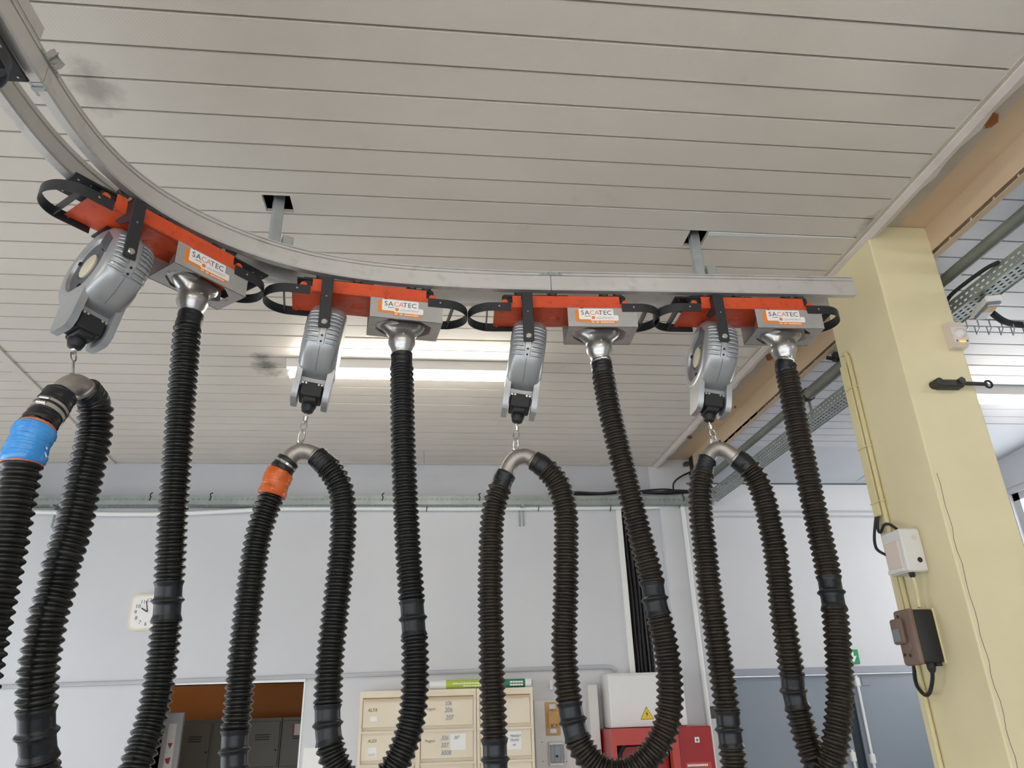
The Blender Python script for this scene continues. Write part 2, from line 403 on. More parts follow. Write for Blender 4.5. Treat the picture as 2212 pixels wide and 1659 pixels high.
struct('wall_pilaster', cbox(pw, pw2, YW-0.06, YW, 0, ZC-0.33, 0.004), 'wall', 'white wall pilaster beside the cable shaft')
make('upper_panel', box(-7, sx0, YW-0.004, YW, 3.50, ZC), 'wallgrey', wall)
struct('wall_shaft_panel', box(sx0, 1.96, YW-0.004, YW, 3.50, ZC), 'wallgrey', 'pale grey wall strip above the cable tray by the shaft')
# moulding line at door height
a, b = py(0, 1484, YW), py(1328, 1440, YW)
struct('trim_4', tube([(a.x-2, YW-0.012, a.z-0.02), (a.x, YW-0.012, a.z), (b.x-0.1, YW-0.012, b.z), (b.x-0.03, YW-0.012, b.z-0.006), (b.x, YW-0.012, b.z-0.03)], 0.017, 8), 'wallgrey', 'grey rounded rail along the back wall at door height', True)
# back wall of the side bay
wr = struct('wall_back_right', box(2.30, 5.1, YW, YW+T, 2.035, 3.9), 'wall', 'white back wall of the side bay above the grey doors')
make('wall_lower', box(2.30, py(1578, 1450, YW).x, YW, YW+T, 0, 2.035), 'wall', wr)
make('thin_line', box(2.30, 4.92, YW-0.006, YW, 3.612, 3.622), 'darkgrey', wr)
for k, yy in enumerate((1106, 1117)):
    p = py(1700, yy, YW); make('surface_conduit', tube([(2.32, YW-0.008, p.z), (4.9, YW-0.008, p.z)], 0.007, 6), 'wallgrey', wr, True)
# right wall with window
wR = struct('wall_right', join(box(4.90, 5.05, -5, 4.75, 0, 3.9), box(4.90, 5.05, 4.75, YW, 0, 1.9), box(4.90, 5.05, 4.75, YW, 3.35, 3.9), box(4.90, 5.05, 5.62, YW, 1.9, 3.35)), 'wallgrey', 'grey painted side wall with a window')
win = struct('window_1', join(box(4.93, 4.98, 4.75, 5.62, 1.9, 1.96), box(4.93, 4.98, 4.75, 5.62, 3.29, 3.35), box(4.93, 4.98, 4.75, 4.80, 1.9, 3.35), box(4.93, 4.98, 5.55, 5.62, 1.9, 3.35)), 'wallgrey', 'grey framed window with bright daylight behind')
make('window_pane', box(4.95, 4.96, 4.80, 5.55, 1.96, 2.62), 'daylight', win)
make('window_pane', box(4.95, 4.96, 4.80, 5.55, 2.68, 3.29), 'daylight', win)
make('window_frame', box(4.93, 4.98, 4.80, 5.55, 2.62, 2.68), 'wallgrey', win)
make('window_casing', join(box(4.885, 4.90, 5.66, 5.72, 1.8, 3.42), box(4.885, 4.90, 4.7, 5.72, 3.40, 3.46)), 'wallgrey', win)
make('window_catch', join(cbox(4.87, 4.93, 5.50, 5.60, 2.56, 2.70, 0.01), tube([(4.88, 5.55, 2.60), (4.86, 5.56, 2.48)], 0.012, 8)), 'darksteel', win)
# little room behind the doorway
YB = 8.6
room = struct('wall_doorway_room', join(box(-3.2, -0.2, YB, YB+0.1, 0, 3.0), box(-3.3, -3.2, YW+T, YB, 0, 3.0), box(-0.2, -0.1, YW+T, YB, 0, 3.0)), 'orangewall', 'orange painted walls of the small room behind the doorway')
make('room_ceiling', box(-3.3, -0.1, YW+T, YB+0.1, 2.9, 3.0), 'wallgrey', room)
dfr = struct('door_1', join(box(ox0-0.03, ox0, YW-0.01, YW+T, 0, oz+0.03), box(ox1, ox1+0.012, YW-0.004, YW+T, 0, oz+0.02), box(ox0-0.03, ox1+0.012, YW-0.012, YW+T, oz, oz+0.03)), 'white', 'white framed open doorway to the small orange room')

# ================================================================= OVERHEAD RAIL
ZR = 3.41
rail_pts = [(-1.080, 0.30), (-1.084, 0.9), (-1.087, 1.40), (-1.090, 1.711), (-1.084, 1.864), (-1.066, 2.008), (-1.035, 2.105), (-0.982, 2.204), (-0.925, 2.276),
            (-0.852, 2.347), (-0.761, 2.424), (-0.654, 2.499), (-0.464, 2.581), (-0.303, 2.618), (-0.005, 2.647), (0.25, 2.652), (0.484, 2.648), (1.0, 2.632), (1.848, 2.608)]
rp, _ = resample(spline([(x, y, ZR) for x, y in rail_pts], 14), 0.03)
for it in range(60):
    rp = [rp[0]] + [rp[k-1]*0.25 + rp[k]*0.5 + rp[k+1]*0.25 if rp[k].x < 0.3 else rp[k] for k in range(1, len(rp)-1)] + [rp[-1]]
rail = thing('overhead_rail', 'curved twin aluminium overhead rail hung below the plank ceiling', 'rail', (0, 0, 0))
near_prof = [(0.0, 0.006), (0.005, 0.0), (0.032, 0.0), (0.032, 0.092), (0.002, 0.092), (0.002, 0.087), (0.008, 0.086), (0.008, 0.083), (0.0, 0.082), (0.0, 0.071), (0.007, 0.070), (0.007, 0.066), (0.0, 0.064)]
GAP = 0.128
far_prof = [(GAP+0.0, 0.006), (GAP+0.005, 0.0), (GAP+0.034, 0.0), (GAP+0.034, 0.088), (GAP+0.002, 0.088), (GAP+0.002, 0.07), (GAP+0.008, 0.068), (GAP+0.008, 0.064), (GAP+0.0, 0.06)]
cut1 = min(range(len(rp)), key=lambda k: (rp[k]-Vector((0.484, 2.648, ZR))).length)
cut0 = min(range(len(rp)), key=lambda k: (rp[k]-Vector((-1.09, 1.66, ZR))).length)
for a, b, last in ((0, cut0, 0), (cut0, cut1, 0), (cut1, len(rp)-1, 1)):
    seg = [p.copy() for p in rp[a:b+1]]; t = (seg[-1]-seg[-2]).normalized()
    if not last: seg[-1] = seg[-1] - t*0.0025
    make('rail_profile', sweep(near_prof, seg), 'alu', rail, True)
    if a == 0: make('rail_cover', sweep([(0.001, 0.094), (0.031, 0.094), (0.031, 0.142), (0.001, 0.142)], seg[:-2]), 'alu', rail, True)
    seg2 = seg
    if last: seg2 = [p for p in seg if p.x < 1.80]
    make('rail_profile', sweep(far_prof, seg2), 'alu', rail, True)
def at_path(k):
    t = (rp[min(k+1, len(rp)-1)]-rp[max(k-1, 0)]).normalized(); return rp[k], t, Vector((-t.y, t.x, 0))
for k in (cut0, cut1):
    p, t, nn = at_path(k); ang = math.atan2(t.y, t.x)
    j = make('joint_plate', join(box(-0.05, 0.05, -0.003, 0.004, 0.071, 0.082), box(-0.05, 0.05, 0.026, 0.034, 0.01, 0.08)), 'zinc', rail, loc=p, rot=(0, 0, ang))
    for q_ in (-0.035, -0.012, 0.012, 0.035): make('bolt', lathe([(0, -0.007), (0.004, -0.007), (0.004, -0.003)], 8, 'y'), 'steel', j, loc=(q_, 0, 0.0765))
pj, tj, nj = at_path(cut0); angj = math.atan2(tj.y, tj.x)
make('joint_clamp', join(cbox(-0.007, 0.007, 0.002, 0.04, -0.006, 0.0, 0.002), box(-0.03, 0.03, 0.033, 0.04, 0.0, 0.08)), 'zinc', rail, loc=pj+tj*0.02, rot=(0, 0, angj))
for (hx, hy, tilt) in ((-0.664, 2.640, 0.0), (1.213, 2.770, 0.0)):
    k = min(range(len(rp)), key=lambda k_: (Vector((rp[k_].x, rp[k_].y))-Vector((hx, hy))).length)
    p, t, nn = at_path(k); ang = math.atan2(t.y, t.x); c = Vector((hx, hy, 0))
    def hollow(w, z0, z1, x=0, y=0): return cbox(x-w, x+w, y-w, y+w, z0, z1, 0.003)
    s = make('hanger_strut', hollow(0.021, ZR+0.06, ZC+0.138), 'zinc', rail, loc=(hx, hy, 0), rot=(0, 0, ang))
    s2 = make('hanger_strut', hollow(0.021, ZR+0.06, 3.625, 0.052, -0.006), 'zinc', rail, loc=(hx, hy, 0), rot=(0, 0, ang))
    make('cross_bracket', join(box(-0.06, 0.11, -0.11, 0.05, ZR+0.088, ZR+0.096), box(-0.06, 0.11, -0.11, -0.10, ZR+0.06, ZR+0.096)), 'zinc', rail, loc=(hx, hy, 0), rot=(0, 0, ang))
    for (bx, bz) in ((0, 3.565), (0.052, 3.555)):
        make('bolt', lathe([(0, -0.030), (0.005, -0.030), (0.006, -0.026), (0.006, -0.020)], 8, 'y'), 'steel', s, loc=(bx, 0, bz))
    for bz in (3.575, 3.515):
        make('threaded_rod', tube([(-0.055, 0.005, bz), (0.105, 0.005, bz)], 0.0035, 8), 'steel', s)
        for bx in (-0.045, -0.028, 0.08, 0.095): make('nut', lathe([(0.0035, -0.003), (0.008, -0.003), (0.008, 0.003), (0.0035, 0.003)], 6, 'x'), 'steel', s, loc=(bx, 0.005, bz))
    if hx > 0:
        pass
# small dark clips on top of the rail
for k in range(len(rp)):
    p, t, nn = at_path(k)
    if any(abs(p.x-x) < 0.015 for x in (0.36, 0.66, 1.37, 1.52, 1.58)) or any((p-Vector(q_)).length < 0.016 for q_ in ((-0.80, 2.39, ZR), (-0.70, 2.47, ZR), (-0.35, 2.61, ZR))):
        make('rail_clip', box(-0.016, 0.016, 0.028, 0.040, 0.092, 0.101), 'blackmat', rail, loc=p, rot=(0, 0, math.atan2(t.y, t.x)))
# shiny foil tape wrapped on the rail near the joint
p = pz(122, 135, ZR+0.07)
foil = [(random.uniform(-0.006, 0.006)+0.012*math.sin(k*1.3), k*0.012, random.uniform(-0.006, 0.006)) for k in range(9)]
fv, fc = [], []
for a_, b_, c_ in foil: fv += [(a_*0.6-0.010, b_*0.9-0.05, c_-0.008), (a_*0.6+0.002, b_*0.9-0.05, c_+random.uniform(-0.006, 0.006)), (a_*0.6+0.011, b_*0.9-0.05, c_+0.010)]
for k in range(8):
    for j_ in (0, 1): fc.append((k*3+j_, k*3+j_+1, (k+1)*3+j_+1, (k+1)*3+j_))
fo = make('foil_tape', (fv, fc), 'steel', rail, loc=p, rot=(0.3, 0, 0.1)); sm = fo.modifiers.new('solid', 'SOLIDIFY'); sm.thickness = 0.001

# ================================================================= TROLLEYS
ZP = 3.33
def d_loop(side, zc_, w, n=22):            # bumper band: D loop seen in plan
    pts = [(0.235, -0.088), (0.30, -0.088)]
    for k in range(n+1):
        a = -PI/2 + PI*k/n; pts.append((0.315 + 0.098*math.cos(a), 0.002 + 0.090*math.sin(a)))
    pts += [(0.30, 0.092), (0.215, 0.092)]
    v, f = [], []; th = 0.0035
    for i, p in enumerate(pts):
        a, b = pts[max(i-1, 0)], pts[min(i+1, len(pts)-1)]; t = Vector((b[0]-a[0], b[1]-a[1])).normalized(); nx, ny = t.y, -t.x
        for (o_, z_) in ((0, zc_-w), (th, zc_-w), (th, zc_+w), (0, zc_+w)): v.append((side*(p[0]+nx*o_), p[1]+ny*o_, z_))
    for i in range(len(pts)-1):
        for k in range(4): f.append((i*4+k, i*4+(k+1) % 4, (i+1)*4+(k+1) % 4, (i+1)*4+k))
    f += [(0, 1, 2, 3), tuple((len(pts)-1)*4+k for k in (3, 2, 1, 0))]
    return v, f
def rrect(x0, x1, z0, z1, r, n=4):
    out = []
    for cx_, cz_, a0 in ((x1-r, z0+r, -PI/2), (x1-r, z1-r, 0), (x0+r, z1-r, PI/2), (x0+r, z0+r, PI)):
        for k in range(n+1):
            a = a0 + PI/2*k/n; out.append((cx_+r*math.cos(a), cz_+r*math.sin(a)))
    return out
def make_trolley(label, O, phi, group, full=True, gl=0.26, gr=0.25):
    t = thing('hose_trolley', label, 'trolley', (O[0], O[1], ZP), phi, group)
    # carriage: plate, folded front and rear flanges
    make('carriage_plate', join(box(-0.305, 0.30, -0.072, 0.085, 0.0, 0.003), box(-0.228, 0.228, -0.0835, -0.0805, 0.002, 0.056), box(-0.228, 0.228, -0.0835, -0.070, 0.0, 0.003),
         box(-0.228, 0.228, 0.085, 0.088, 0.0, 0.05), box(-0.30, -0.228, -0.081, -0.078, -0.004, 0.022), box(0.228, 0.30, -0.081, -0.078, -0.004, 0.022)), 'orange', t)
    make('lug', lathe([(0, -0.004), (0.014, -0.004), (0.014, 0.004), (0, 0.004)], 12, 'y'), 'orange', t, loc=(0.252, -0.083, 0.022))
    make('lug', lathe([(0, -0.004), (0.014, -0.004), (0.014, 0.004), (0, 0.004)], 12, 'y'), 'orange', t, loc=(-0.262, -0.083, 0.022))
    make('plug', lathe([(0, -0.004), (0.010, -0.005), (0.024, -0.003), (0.026, 0.0)], 14), 'orange', t, loc=(-0.045, 0.02, 0))
    for xa, xb in ((-0.27, 0.02), (0.14, 0.262)):
        bo = make('bogie', cbox(xa, xb, -0.062, 0.075, 0.004, 0.078, 0.008), 'blackmat', t)
        for q_ in (0.25, 0.75):
            make('wheel', lathe([(0, -0.012), (0.018, -0.012), (0.020, -0.008), (0.020, 0.008), (0.018, 0.012), (0, 0.012)], 14, 'y'), 'darkgrey', bo, loc=(xa+(xb-xa)*q_, -0.052, 0.090))
            make('bolt', lathe([(0, -0.003), (0.004, -0.003), (0.004, 0)], 8), 'steel', bo, loc=(xa+(xb-xa)*q_, -0.03, 0.004))
    for s_ in (-1, 1):
        gx0, gx1 = 0.20, (gl if s_ < 0 else gr); gy = 0.062 if full else 0.20
        gp = make('guide_plate', cbox(min(s_*gx0, s_*gx1), max(s_*gx0, s_*gx1), -0.068, gy, 0.058, 0.067, 0.002), 'blackmat', t)
        for (u_, v_) in [(gx1-du, dv) for du, dv in ((0.06, -0.05), (0.02, -0.05), (0.06, 0.0), (0.018, 0.005), (0.05, 0.045), (0.018, 0.045))]:
            make('bolt', lathe([(0, -0.003), (0.0035, -0.003), (0.0035, 0)], 8), 'steel', gp, loc=(s_*u_, v_, 0.058))
        b = make('bumper', d_loop(s_, -0.001, 0.0195), 'black', t, True)
        xr = 0.342 if s_ > 0 else -0.335
        make('bumper_rib', box(xr-0.002, xr+0.002, -0.083, 0.085, -0.018, 0.016), 'black', b)
        for yb, xx in ((-0.0925, 0.285), (0.0875, 0.29)):
            make('rivet', lathe([(0, -0.002), (0.004, -0.002), (0.004, 0)], 8, 'y'), 'steel', b, loc=(s_*xx, yb, 0.0))
    if not full: return t
    # U strap carrying the reel
    xs = -0.17
    st = make('reel_strap', join(cbox(xs-0.022, xs+0.022, -0.128, -0.123, -0.182, 0.046, 0.002), box(xs-0.022, xs+0.022, -0.124, -0.083, 0.040, 0.045), prism([(-0.123, 0.040), (-0.083, 0.040), (-0.02, -0.004), (-0.05, -0.030), (-0.123, -0.05)], xs-0.020, xs-0.016, 'x')), 'black', t)
    make('rear_strap', box(xs-0.022, xs+0.022, 0.03, 0.125, -0.008, -0.002), 'black', t)
    make('bolt', lathe([(0, -0.010), (0.009, -0.010), (0.012, -0.007), (0.012, 0)], 12, 'y'), 'steel', st, True, loc=(xs, -0.128, -0.160))
    make('bolt', lathe([(0, -0.003), (0.003, -0.003), (0.003, 0)], 8, 'y'), 'steel', st, loc=(xs, -0.128, -0.045))
    # suction box: folded sheet channel open at both ends, octagonal outlet below
    x0, x1, y0, y1, zb, zt = 0.002, 0.296, -0.088, 0.078, -0.092, -0.002
    oc = [(0.145+0.112*a, -0.010+0.072*b) for a, b in ((-1, -.42), (-.55, -1), (.55, -1), (1, -.42), (1, .42), (.55, 1), (-.55, 1), (-1, .42))]
    ou = [(x0, -0.03), (0.09, y0), (0.20, y0), (x1, -0.03), (x1, 0.02), (0.20, y1), (0.09, y1), (x0, 0.02)]
    v, f = [], []
    for z_ in (zb, zb+0.003):
        v += [(a, b, z_) for a, b in oc] + [(a, b, z_) for a, b in ou]
    cor = [(x0, y0), (x1, y0), (x1, y1), (x0, y1)]
    n0 = len(v)
    for z_ in (zb, zb+0.003): v += [(a, b, z_) for a, b in cor]
    for k in range(8):
        k2 = (k+1) % 8
        f.append((k, k2, 8+k2, 8+k)); f.append((16+k2, 16+k, 24+k, 24+k2)); f.append((k2, k, 16+k, 16+k2))
    for lo, off, c_ in ((8, 0, n0), (24, 1, n0+4)):
        f += [(lo+0, lo+1, c_+0), (lo+2, lo+3, c_+1), (lo+4, lo+5, c_+2), (lo+6, lo+7, c_+3)]
    bx = make('suction_box', join((v, f), box(x0, x1, y0, y0+0.003, zb, zt-0.006), box(x0, x0+0.055, y0, y0+0.003, zt-0.006, zt), box(x1-0.05, x1, y0, y0+0.003, zt-0.006, zt+0.002), box(x0, x1, y1-0.003, y1, zb, zt), box(0.07, 0.235, y0+0.004, y0+0.007, zt-0.02, zt+0.002)), 'boxgrey', t)
    make('inner_duct', join(lathe([(0.055, -0.085), (0.058, -0.05), (0.05, -0.004)], 16), ), 'spun', bx, True, loc=(0.09, 0.0, 0))
    for xx in (0.028, 0.268): make('rivet', lathe([(0, -0.003), (0.005, -0.003), (0.005, 0)], 8), 'steel', bx, loc=(xx, -0.01, zb))
    # sticker
    yf = y0
    make('sticker_back', join(prism(rrect(0.033, 0.17, -0.069, -0.013, 0.006), yf-0.0005, yf, 'y'), prism(rrect(0.093, 0.207, -0.077, -0.055, 0.004), yf-0.00055, yf-0.00005, 'y')), 'stk_o', bx)
    make('sticker_face', join(prism(rrect(0.049, 0.196, -0.058, -0.007, 0.005), yf-0.0010, yf-0.0006, 'y'), prism(rrect(0.097, 0.216, -0.064, -0.038, 0.006), yf-0.00105, yf-0.00065, 'y')), 'stk_w', bx)
    yt = yf-0.0013
    for ch, xx, m in (('S', .0575, 'ink'), ('A', .0735, 'ink'), ('C', .0945, 'inko'), ('A', .1155, 'inko'), ('T', .1320, 'ink'), ('E', .1520, 'ink'), ('C', .1675, 'ink')):
        text('lettering', ch, 0.0305, m, bx, (xx, yt, -0.0365))
    make('lettering', box(0.073, 0.099, yt-0.0002, yt, -0.0440, -0.0420), 'ink', bx)
    make('lettering', lathe([(0, -0.0003), (0.0078, -0.0003), (0.0078, 0)], 16, 'y'), 'inko', bx, loc=(0.109, yt, -0.0505))
    text('lettering', 'EQUIPEMENT', 0.0125, 'inkp', bx, (0.1215, yt, -0.0560), shear=0.35)
    make('lettering', join(*[box(0.101+k*0.0065, 0.1055+k*0.0065, yf-0.0009, yf-0.0006, -0.0735, -0.0685) for k in range(15) if k not in (2, 5)]), 'stk_w', bx)
    # funnel from the octagon to the round hose
    v, f = [], []; S = 28
    for (rx, ry, z_) in ((0.094, 0.046, -0.076), (0.088, 0.046, -0.092), (0.073, 0.046, -0.106), (0.059, 0.048, -0.118), (0.0525, 0.0515, -0.129), (0.0535, 0.0535, -0.138), (0.0555, 0.0555, -0.150), (0.0545, 0.0545, -0.161), (0.0450, 0.0450, -0.182), (0.0385, 0.0385, -0.198), (0.0380, 0.0380, -0.228)):
        for k in range(S):
            a = 2*PI*k/S; v.append((rx*math.cos(a), ry*math.sin(a), z_))
    for i_ in range(10):
        for k in range(S): f.append((i_*S+k, i_*S+(k+1) % S, (i_+1)*S+(k+1) % S, (i_+1)*S+k))
    fu = make('funnel', (v, f), 'spun', t, True, loc=(0.143, 0.004, 0))
    make('funnel_screw', lathe([(0, -0.003), (0.004, -0.003), (0.004, 0.004)], 8, 'y'), 'steel', fu, loc=(0.0, -0.0530, -0.136))
    return t

def from_flange(A, B, L=0.456, right=None):
    A, B = Vector(A[:2]), Vector(B[:2]); d_ = (B-A).normalized(); c = (A+B)/2
    if right: c = B - d_*L/2
    n_ = Vector((-d_.y, d_.x)); return c + n_*0.082, math.atan2(d_.y, d_.x)
TR = [from_flange(pz(308, 480, ZP), pz(502, 581, ZP), right=True), from_flange(pz(674, 628, ZP), pz(920.6, 654, ZP)), from_flange(pz(1110, 664, ZP), pz(1337, 666, ZP)), from_flange(pz(1520, 666, ZP), pz(1735, 670, ZP))]
G_TR = 'orange hose trolleys on the overhead rail'
TL = ['orange hose trolley on the tight bend of the rail, carrying the blue-taped hose', 'orange hose trolley where the curve straightens, carrying the orange-taped hose', 'orange hose trolley on the straight rail below the rail joint', 'orange hose trolley at the end of the rail beside the yellow column']
trolleys = [make_trolley(TL[i], TR[i][0], TR[i][1], G_TR, True, *((0.36, 0.40), (0.29, 0.25), (0.25, 0.245), (0.335, 0.245))[i]) for i in range(4)]
# the next trolley along the rail, only its end in view
k5 = min(range(len(rp)), key=lambda k: abs(rp[k].y-1.17) + (0 if rp[k].x < -0.9 else 9)); p5, t5, n5 = at_path(k5)
make_trolley('hose trolley at the near end of the rail, mostly cut off, with black bogie', (p5+n5*0.09)[:2], math.atan2(t5.y, t5.x), G_TR, full=False, gl=0.3, gr=0.46)

# ================================================================= REELS
def make_reel(label, O, phi, tilt, sh=(0, 0)):
    R2 = Matrix.Rotation(phi, 2); off = R2 @ Vector((-0.17+sh[0], 0.050)); loc = Vector((O[0]+off.x, O[1]+off.y, ZP-0.180+sh[1]))
    t = thing('balancer_reel', label, 'hose balancer', loc, phi, 'grey spring balancer reels under the trolleys', ry=tilt)
    prof = [(0.0, -0.056), (0.100, -0.056), (0.103, -0.060), (0.106, -0.070), (0.122, -0.073), (0.140, -0.070), (0.156, -0.060), (0.165, -0.045), (0.167, -0.02), (0.1675, 0.0), (0.167, 0.02), (0.165, 0.045), (0.156, 0.060), (0.140, 0.070), (0.122, 0.073), (0.09, 0.072), (0.0, 0.070)]
    ribs = []
    def rim(x): 
        x = abs(x)
        return 0.1673 if x < 0.03 else 0.1673-0.0135*((x-0.03)/0.035)**2
    for k in range(8):
        th = math.radians(27 - k*6.6)
        for sd in (-1, 1):
            if k < 3 and False: continue
            pa = []
            for x in (0.016, 0.032, 0.050, 0.062): pa.append(Vector((sd*x, -math.cos(th)*(rim(x)+0.0028), math.sin(th)*(rim(x)+0.0028))))
            ribs.append(tube(pa, [0.0036, 0.0044, 0.0044, 0.0032], 8))
    sp = []
    for k in range(9):
        th = math.radians(38-k*7.5); sp.append((th))
    v, f = [], []
    for th in sp:
        for x_, r_ in ((-0.013, 0.167), (-0.011, 0.1715), (0.011, 0.1715), (0.013, 0.167)): v.append((x_, -math.cos(th)*r_, math.sin(th)*r_))
    for i_ in range(len(sp)-1):
        for k in range(3): f.append((i_*4+k, i_*4+k+1, (i_+1)*4+k+1, (i_+1)*4+k))
    # lower spout flaring from the drum
    cheeks = []
    for sd in (-1, 1):
        x0_, x1_ = (sd*0.047, sd*0.070); xa, xb = min(x0_, x1_), max(x0_, x1_)
        poly = [(-0.075, -0.10), (-0.070, -0.235), (-0.056, -0.258), (-0.040, -0.264), (0.030, -0.264), (0.045, -0.250), (0.060, -0.10)]
        cheeks.append(prism(poly, xa, xb, 'x'))
    bridge = join(prism([(-0.040, -0.160), (-0.040, -0.196), (0.035, -0.196), (0.04, -0.16)], -0.048, 0.048, 'x'))
    h = make('housing', join(lathe(prof, 56, 'x'), (v, f), *ribs, *cheeks, bridge), 'cast', t, True)
    for th in (-11, -19):
        a = math.radians(th); make('hole', lathe([(0, -0.002), (0.0045, -0.002), (0.0045, 0.0)], 10, 'y'), 'blackmat', h, loc=(0, -math.cos(a)*0.1715, math.sin(a)*0.1715), rot=(-a, 0, 0))
    seam = [Vector((0.0, -math.cos(math.radians(a_))*0.1678, math.sin(math.radians(a_))*0.1678)) for a_ in range(-24, -62, -4)]
    make('casting_seam', tube(seam, 0.0008, 4), 'darkgrey', h)
    d = make('side_disc', lathe([(0, -0.058), (0.052, -0.059), (0.056, -0.062), (0.097, -0.061), (0.099, -0.056)], 40, 'x'), 'darkgrey', t, True)
    make('label_disc', lathe([(0, -0.0655), (0.043, -0.0655), (0.045, -0.064), (0.045, -0.058)], 32, 'x'), 'cream', d, True)
    for k in range(3):
        a = 2*PI*k/3+0.5; make('disc_screw', lathe([(0, -0.068), (0.007, -0.068), (0.008, -0.060)], 10, 'x'), 'blackmat', d, loc=(0, 0.083*math.cos(a), 0.083*math.sin(a)))
    make('bracket_lug', prism([(-0.12, 0.0), (-0.125, 0.06), (-0.07, 0.115), (-0.05, 0.07)], -0.0745, -0.058, 'x'), 'darkgrey', t)
    gpart = make('cable_guide', join(cbox(-0.042, 0.042, -0.058, 0.035, -0.244, -0.184, 0.005), cbox(-0.028, 0.028, -0.050, 0.03, -0.262, -0.238, 0.005), lathe([(0.026, -0.250), (0.026, -0.272), (0.021, -0.288), (0.010, -0.294), (0.0, -0.294)], 16)), 'blackmat', t, True)
    for xx in (-0.036, -0.024, 0.024, 0.036): make('guide_bolt', lathe([(0, -0.064), (0.0045, -0.064), (0.0045, -0.058)], 8, 'y'), 'steel', gpart, loc=(xx, 0, -0.194))
    M = Matrix.Translation(loc) @ Matrix.Rotation(phi, 4, 'Z') @ Matrix.Rotation(tilt, 4, 'Y')
    return t, M @ Vector((0, 0, -0.294)), M
TILT = [math.radians(a) for a in (9, 7.5, 9, 9.5)]
RSH = [(0.022, 0.004), (0, 0), (0, 0), (0, 0)]
RL = ['grey spring balancer reel over the blue-taped hose, cream label facing out', 'grey spring balancer reel over the orange-taped hose', 'grey spring balancer reel on the trolley below the rail joint', 'grey spring balancer reel nearest the yellow column']
reels = [make_reel(RL[i], TR[i][0], TR[i][1], TILT[i], RSH[i]) for i in range(4)]

# ================================================================= HOSES
RH, DEP, PCH = 0.0484, 0.0105, 0.0236
def rib_r(s): 
    c = 0.5+0.5*math.cos(2*PI*s/PCH); return RH-DEP+DEP*c**0.85
def closest(path, x, y):
    best, bi = 1e9, 0
    for i_, p in enumerate(path):
        c = p-CAM; zc_ = c.dot(_f)
        u_, v_ = CX+F_PX*c.dot(_r)/zc_, CY-F_PX*c.dot(_u)/zc_
        d_ = (u_-x)**2+(v_-y)**2
        if d_ < best: best, bi = d_, i_
    return bi
def hose_section(parent, pts, m, cuffs=(), start=0.05, end=0.0, startr=0.0405):
    path = spline(pts, 10); path, S = resample(path, PCH/8); L = S[-1]
    hide = []
    for (cx_, cy_) in cuffs:
        hide.append(S[closest(path, cx_, cy_)])
    rr = []
    for s in S:
        r = rib_r(s)
        if s < start: r = startr
        if end and s > L-end: r = startr
        for h_ in hide:
            if abs(s-h_) < 0.058: r = 0.0375
        rr.append(r)
    o = make('hose_section', tube(path, rr, 26), m, parent, 'all')
    for h_ in hide:
        a_ = [k for k, s in enumerate(S) if abs(s-h_) < 0.060]; pp = [path[k] for k in a_]; pr = []
        for k in a_:
            u_ = S[k]-h_; r = 0.0415 + 0.0095*math.exp(-((u_)/0.0065)**2)
            if u_ < -0.044: r = 0.0415+0.006*((-u_-0.044)/0.016)
            if u_ > 0.044: r = 0.0415+0.006*((u_-0.044)/0.016)
            pr.append(r)
        make('hose_cuff', tube(pp, pr, 26), 'cuff', o, 'all')
    return o, path, S
def wrap(name, parent, path, S, s0, s1, r, m, lumps=0.003, seed=1):
    rnd = random.Random(seed); ids = [k for k, s in enumerate(S) if s0 <= s <= s1]; pp = [path[k] for k in ids]
    rr = [r + lumps*math.sin(S[k]*95+seed)*0.6 + rnd.uniform(-1, 1)*lumps*0.25 for k in ids]
    rr[0] -= 0.002; rr[-1] -= 0.002
    sh = tube(pp, rr, 20)
    v = [(a+rnd.uniform(-1, 1)*0.0012, b+rnd.uniform(-1, 1)*0.0012, c+rnd.uniform(-1, 1)*0.0012) for a, b, c in sh[0]]
    return make(name, (v, sh[1]), m, parent, True)
def clamp(parent, path, S, s, r):
    k = min(range(len(S)), key=lambda q_: abs(S[q_]-s)); ids = [j for j in range(len(S)) if abs(S[j]-s) < 0.0065]
    c = make('hose_clamp', tube([path[j] for j in ids], r, 24), 'steel', parent, True)
    T_, N_ = frames([path[j] for j in ids]); pt = path[k]+N_[0]*(-r)
    make('clamp_screw', tube([pt+T_[0].cross(N_[0])*0.012, pt-T_[0].cross(N_[0])*0.012], 0.005, 8), 'steel', c)

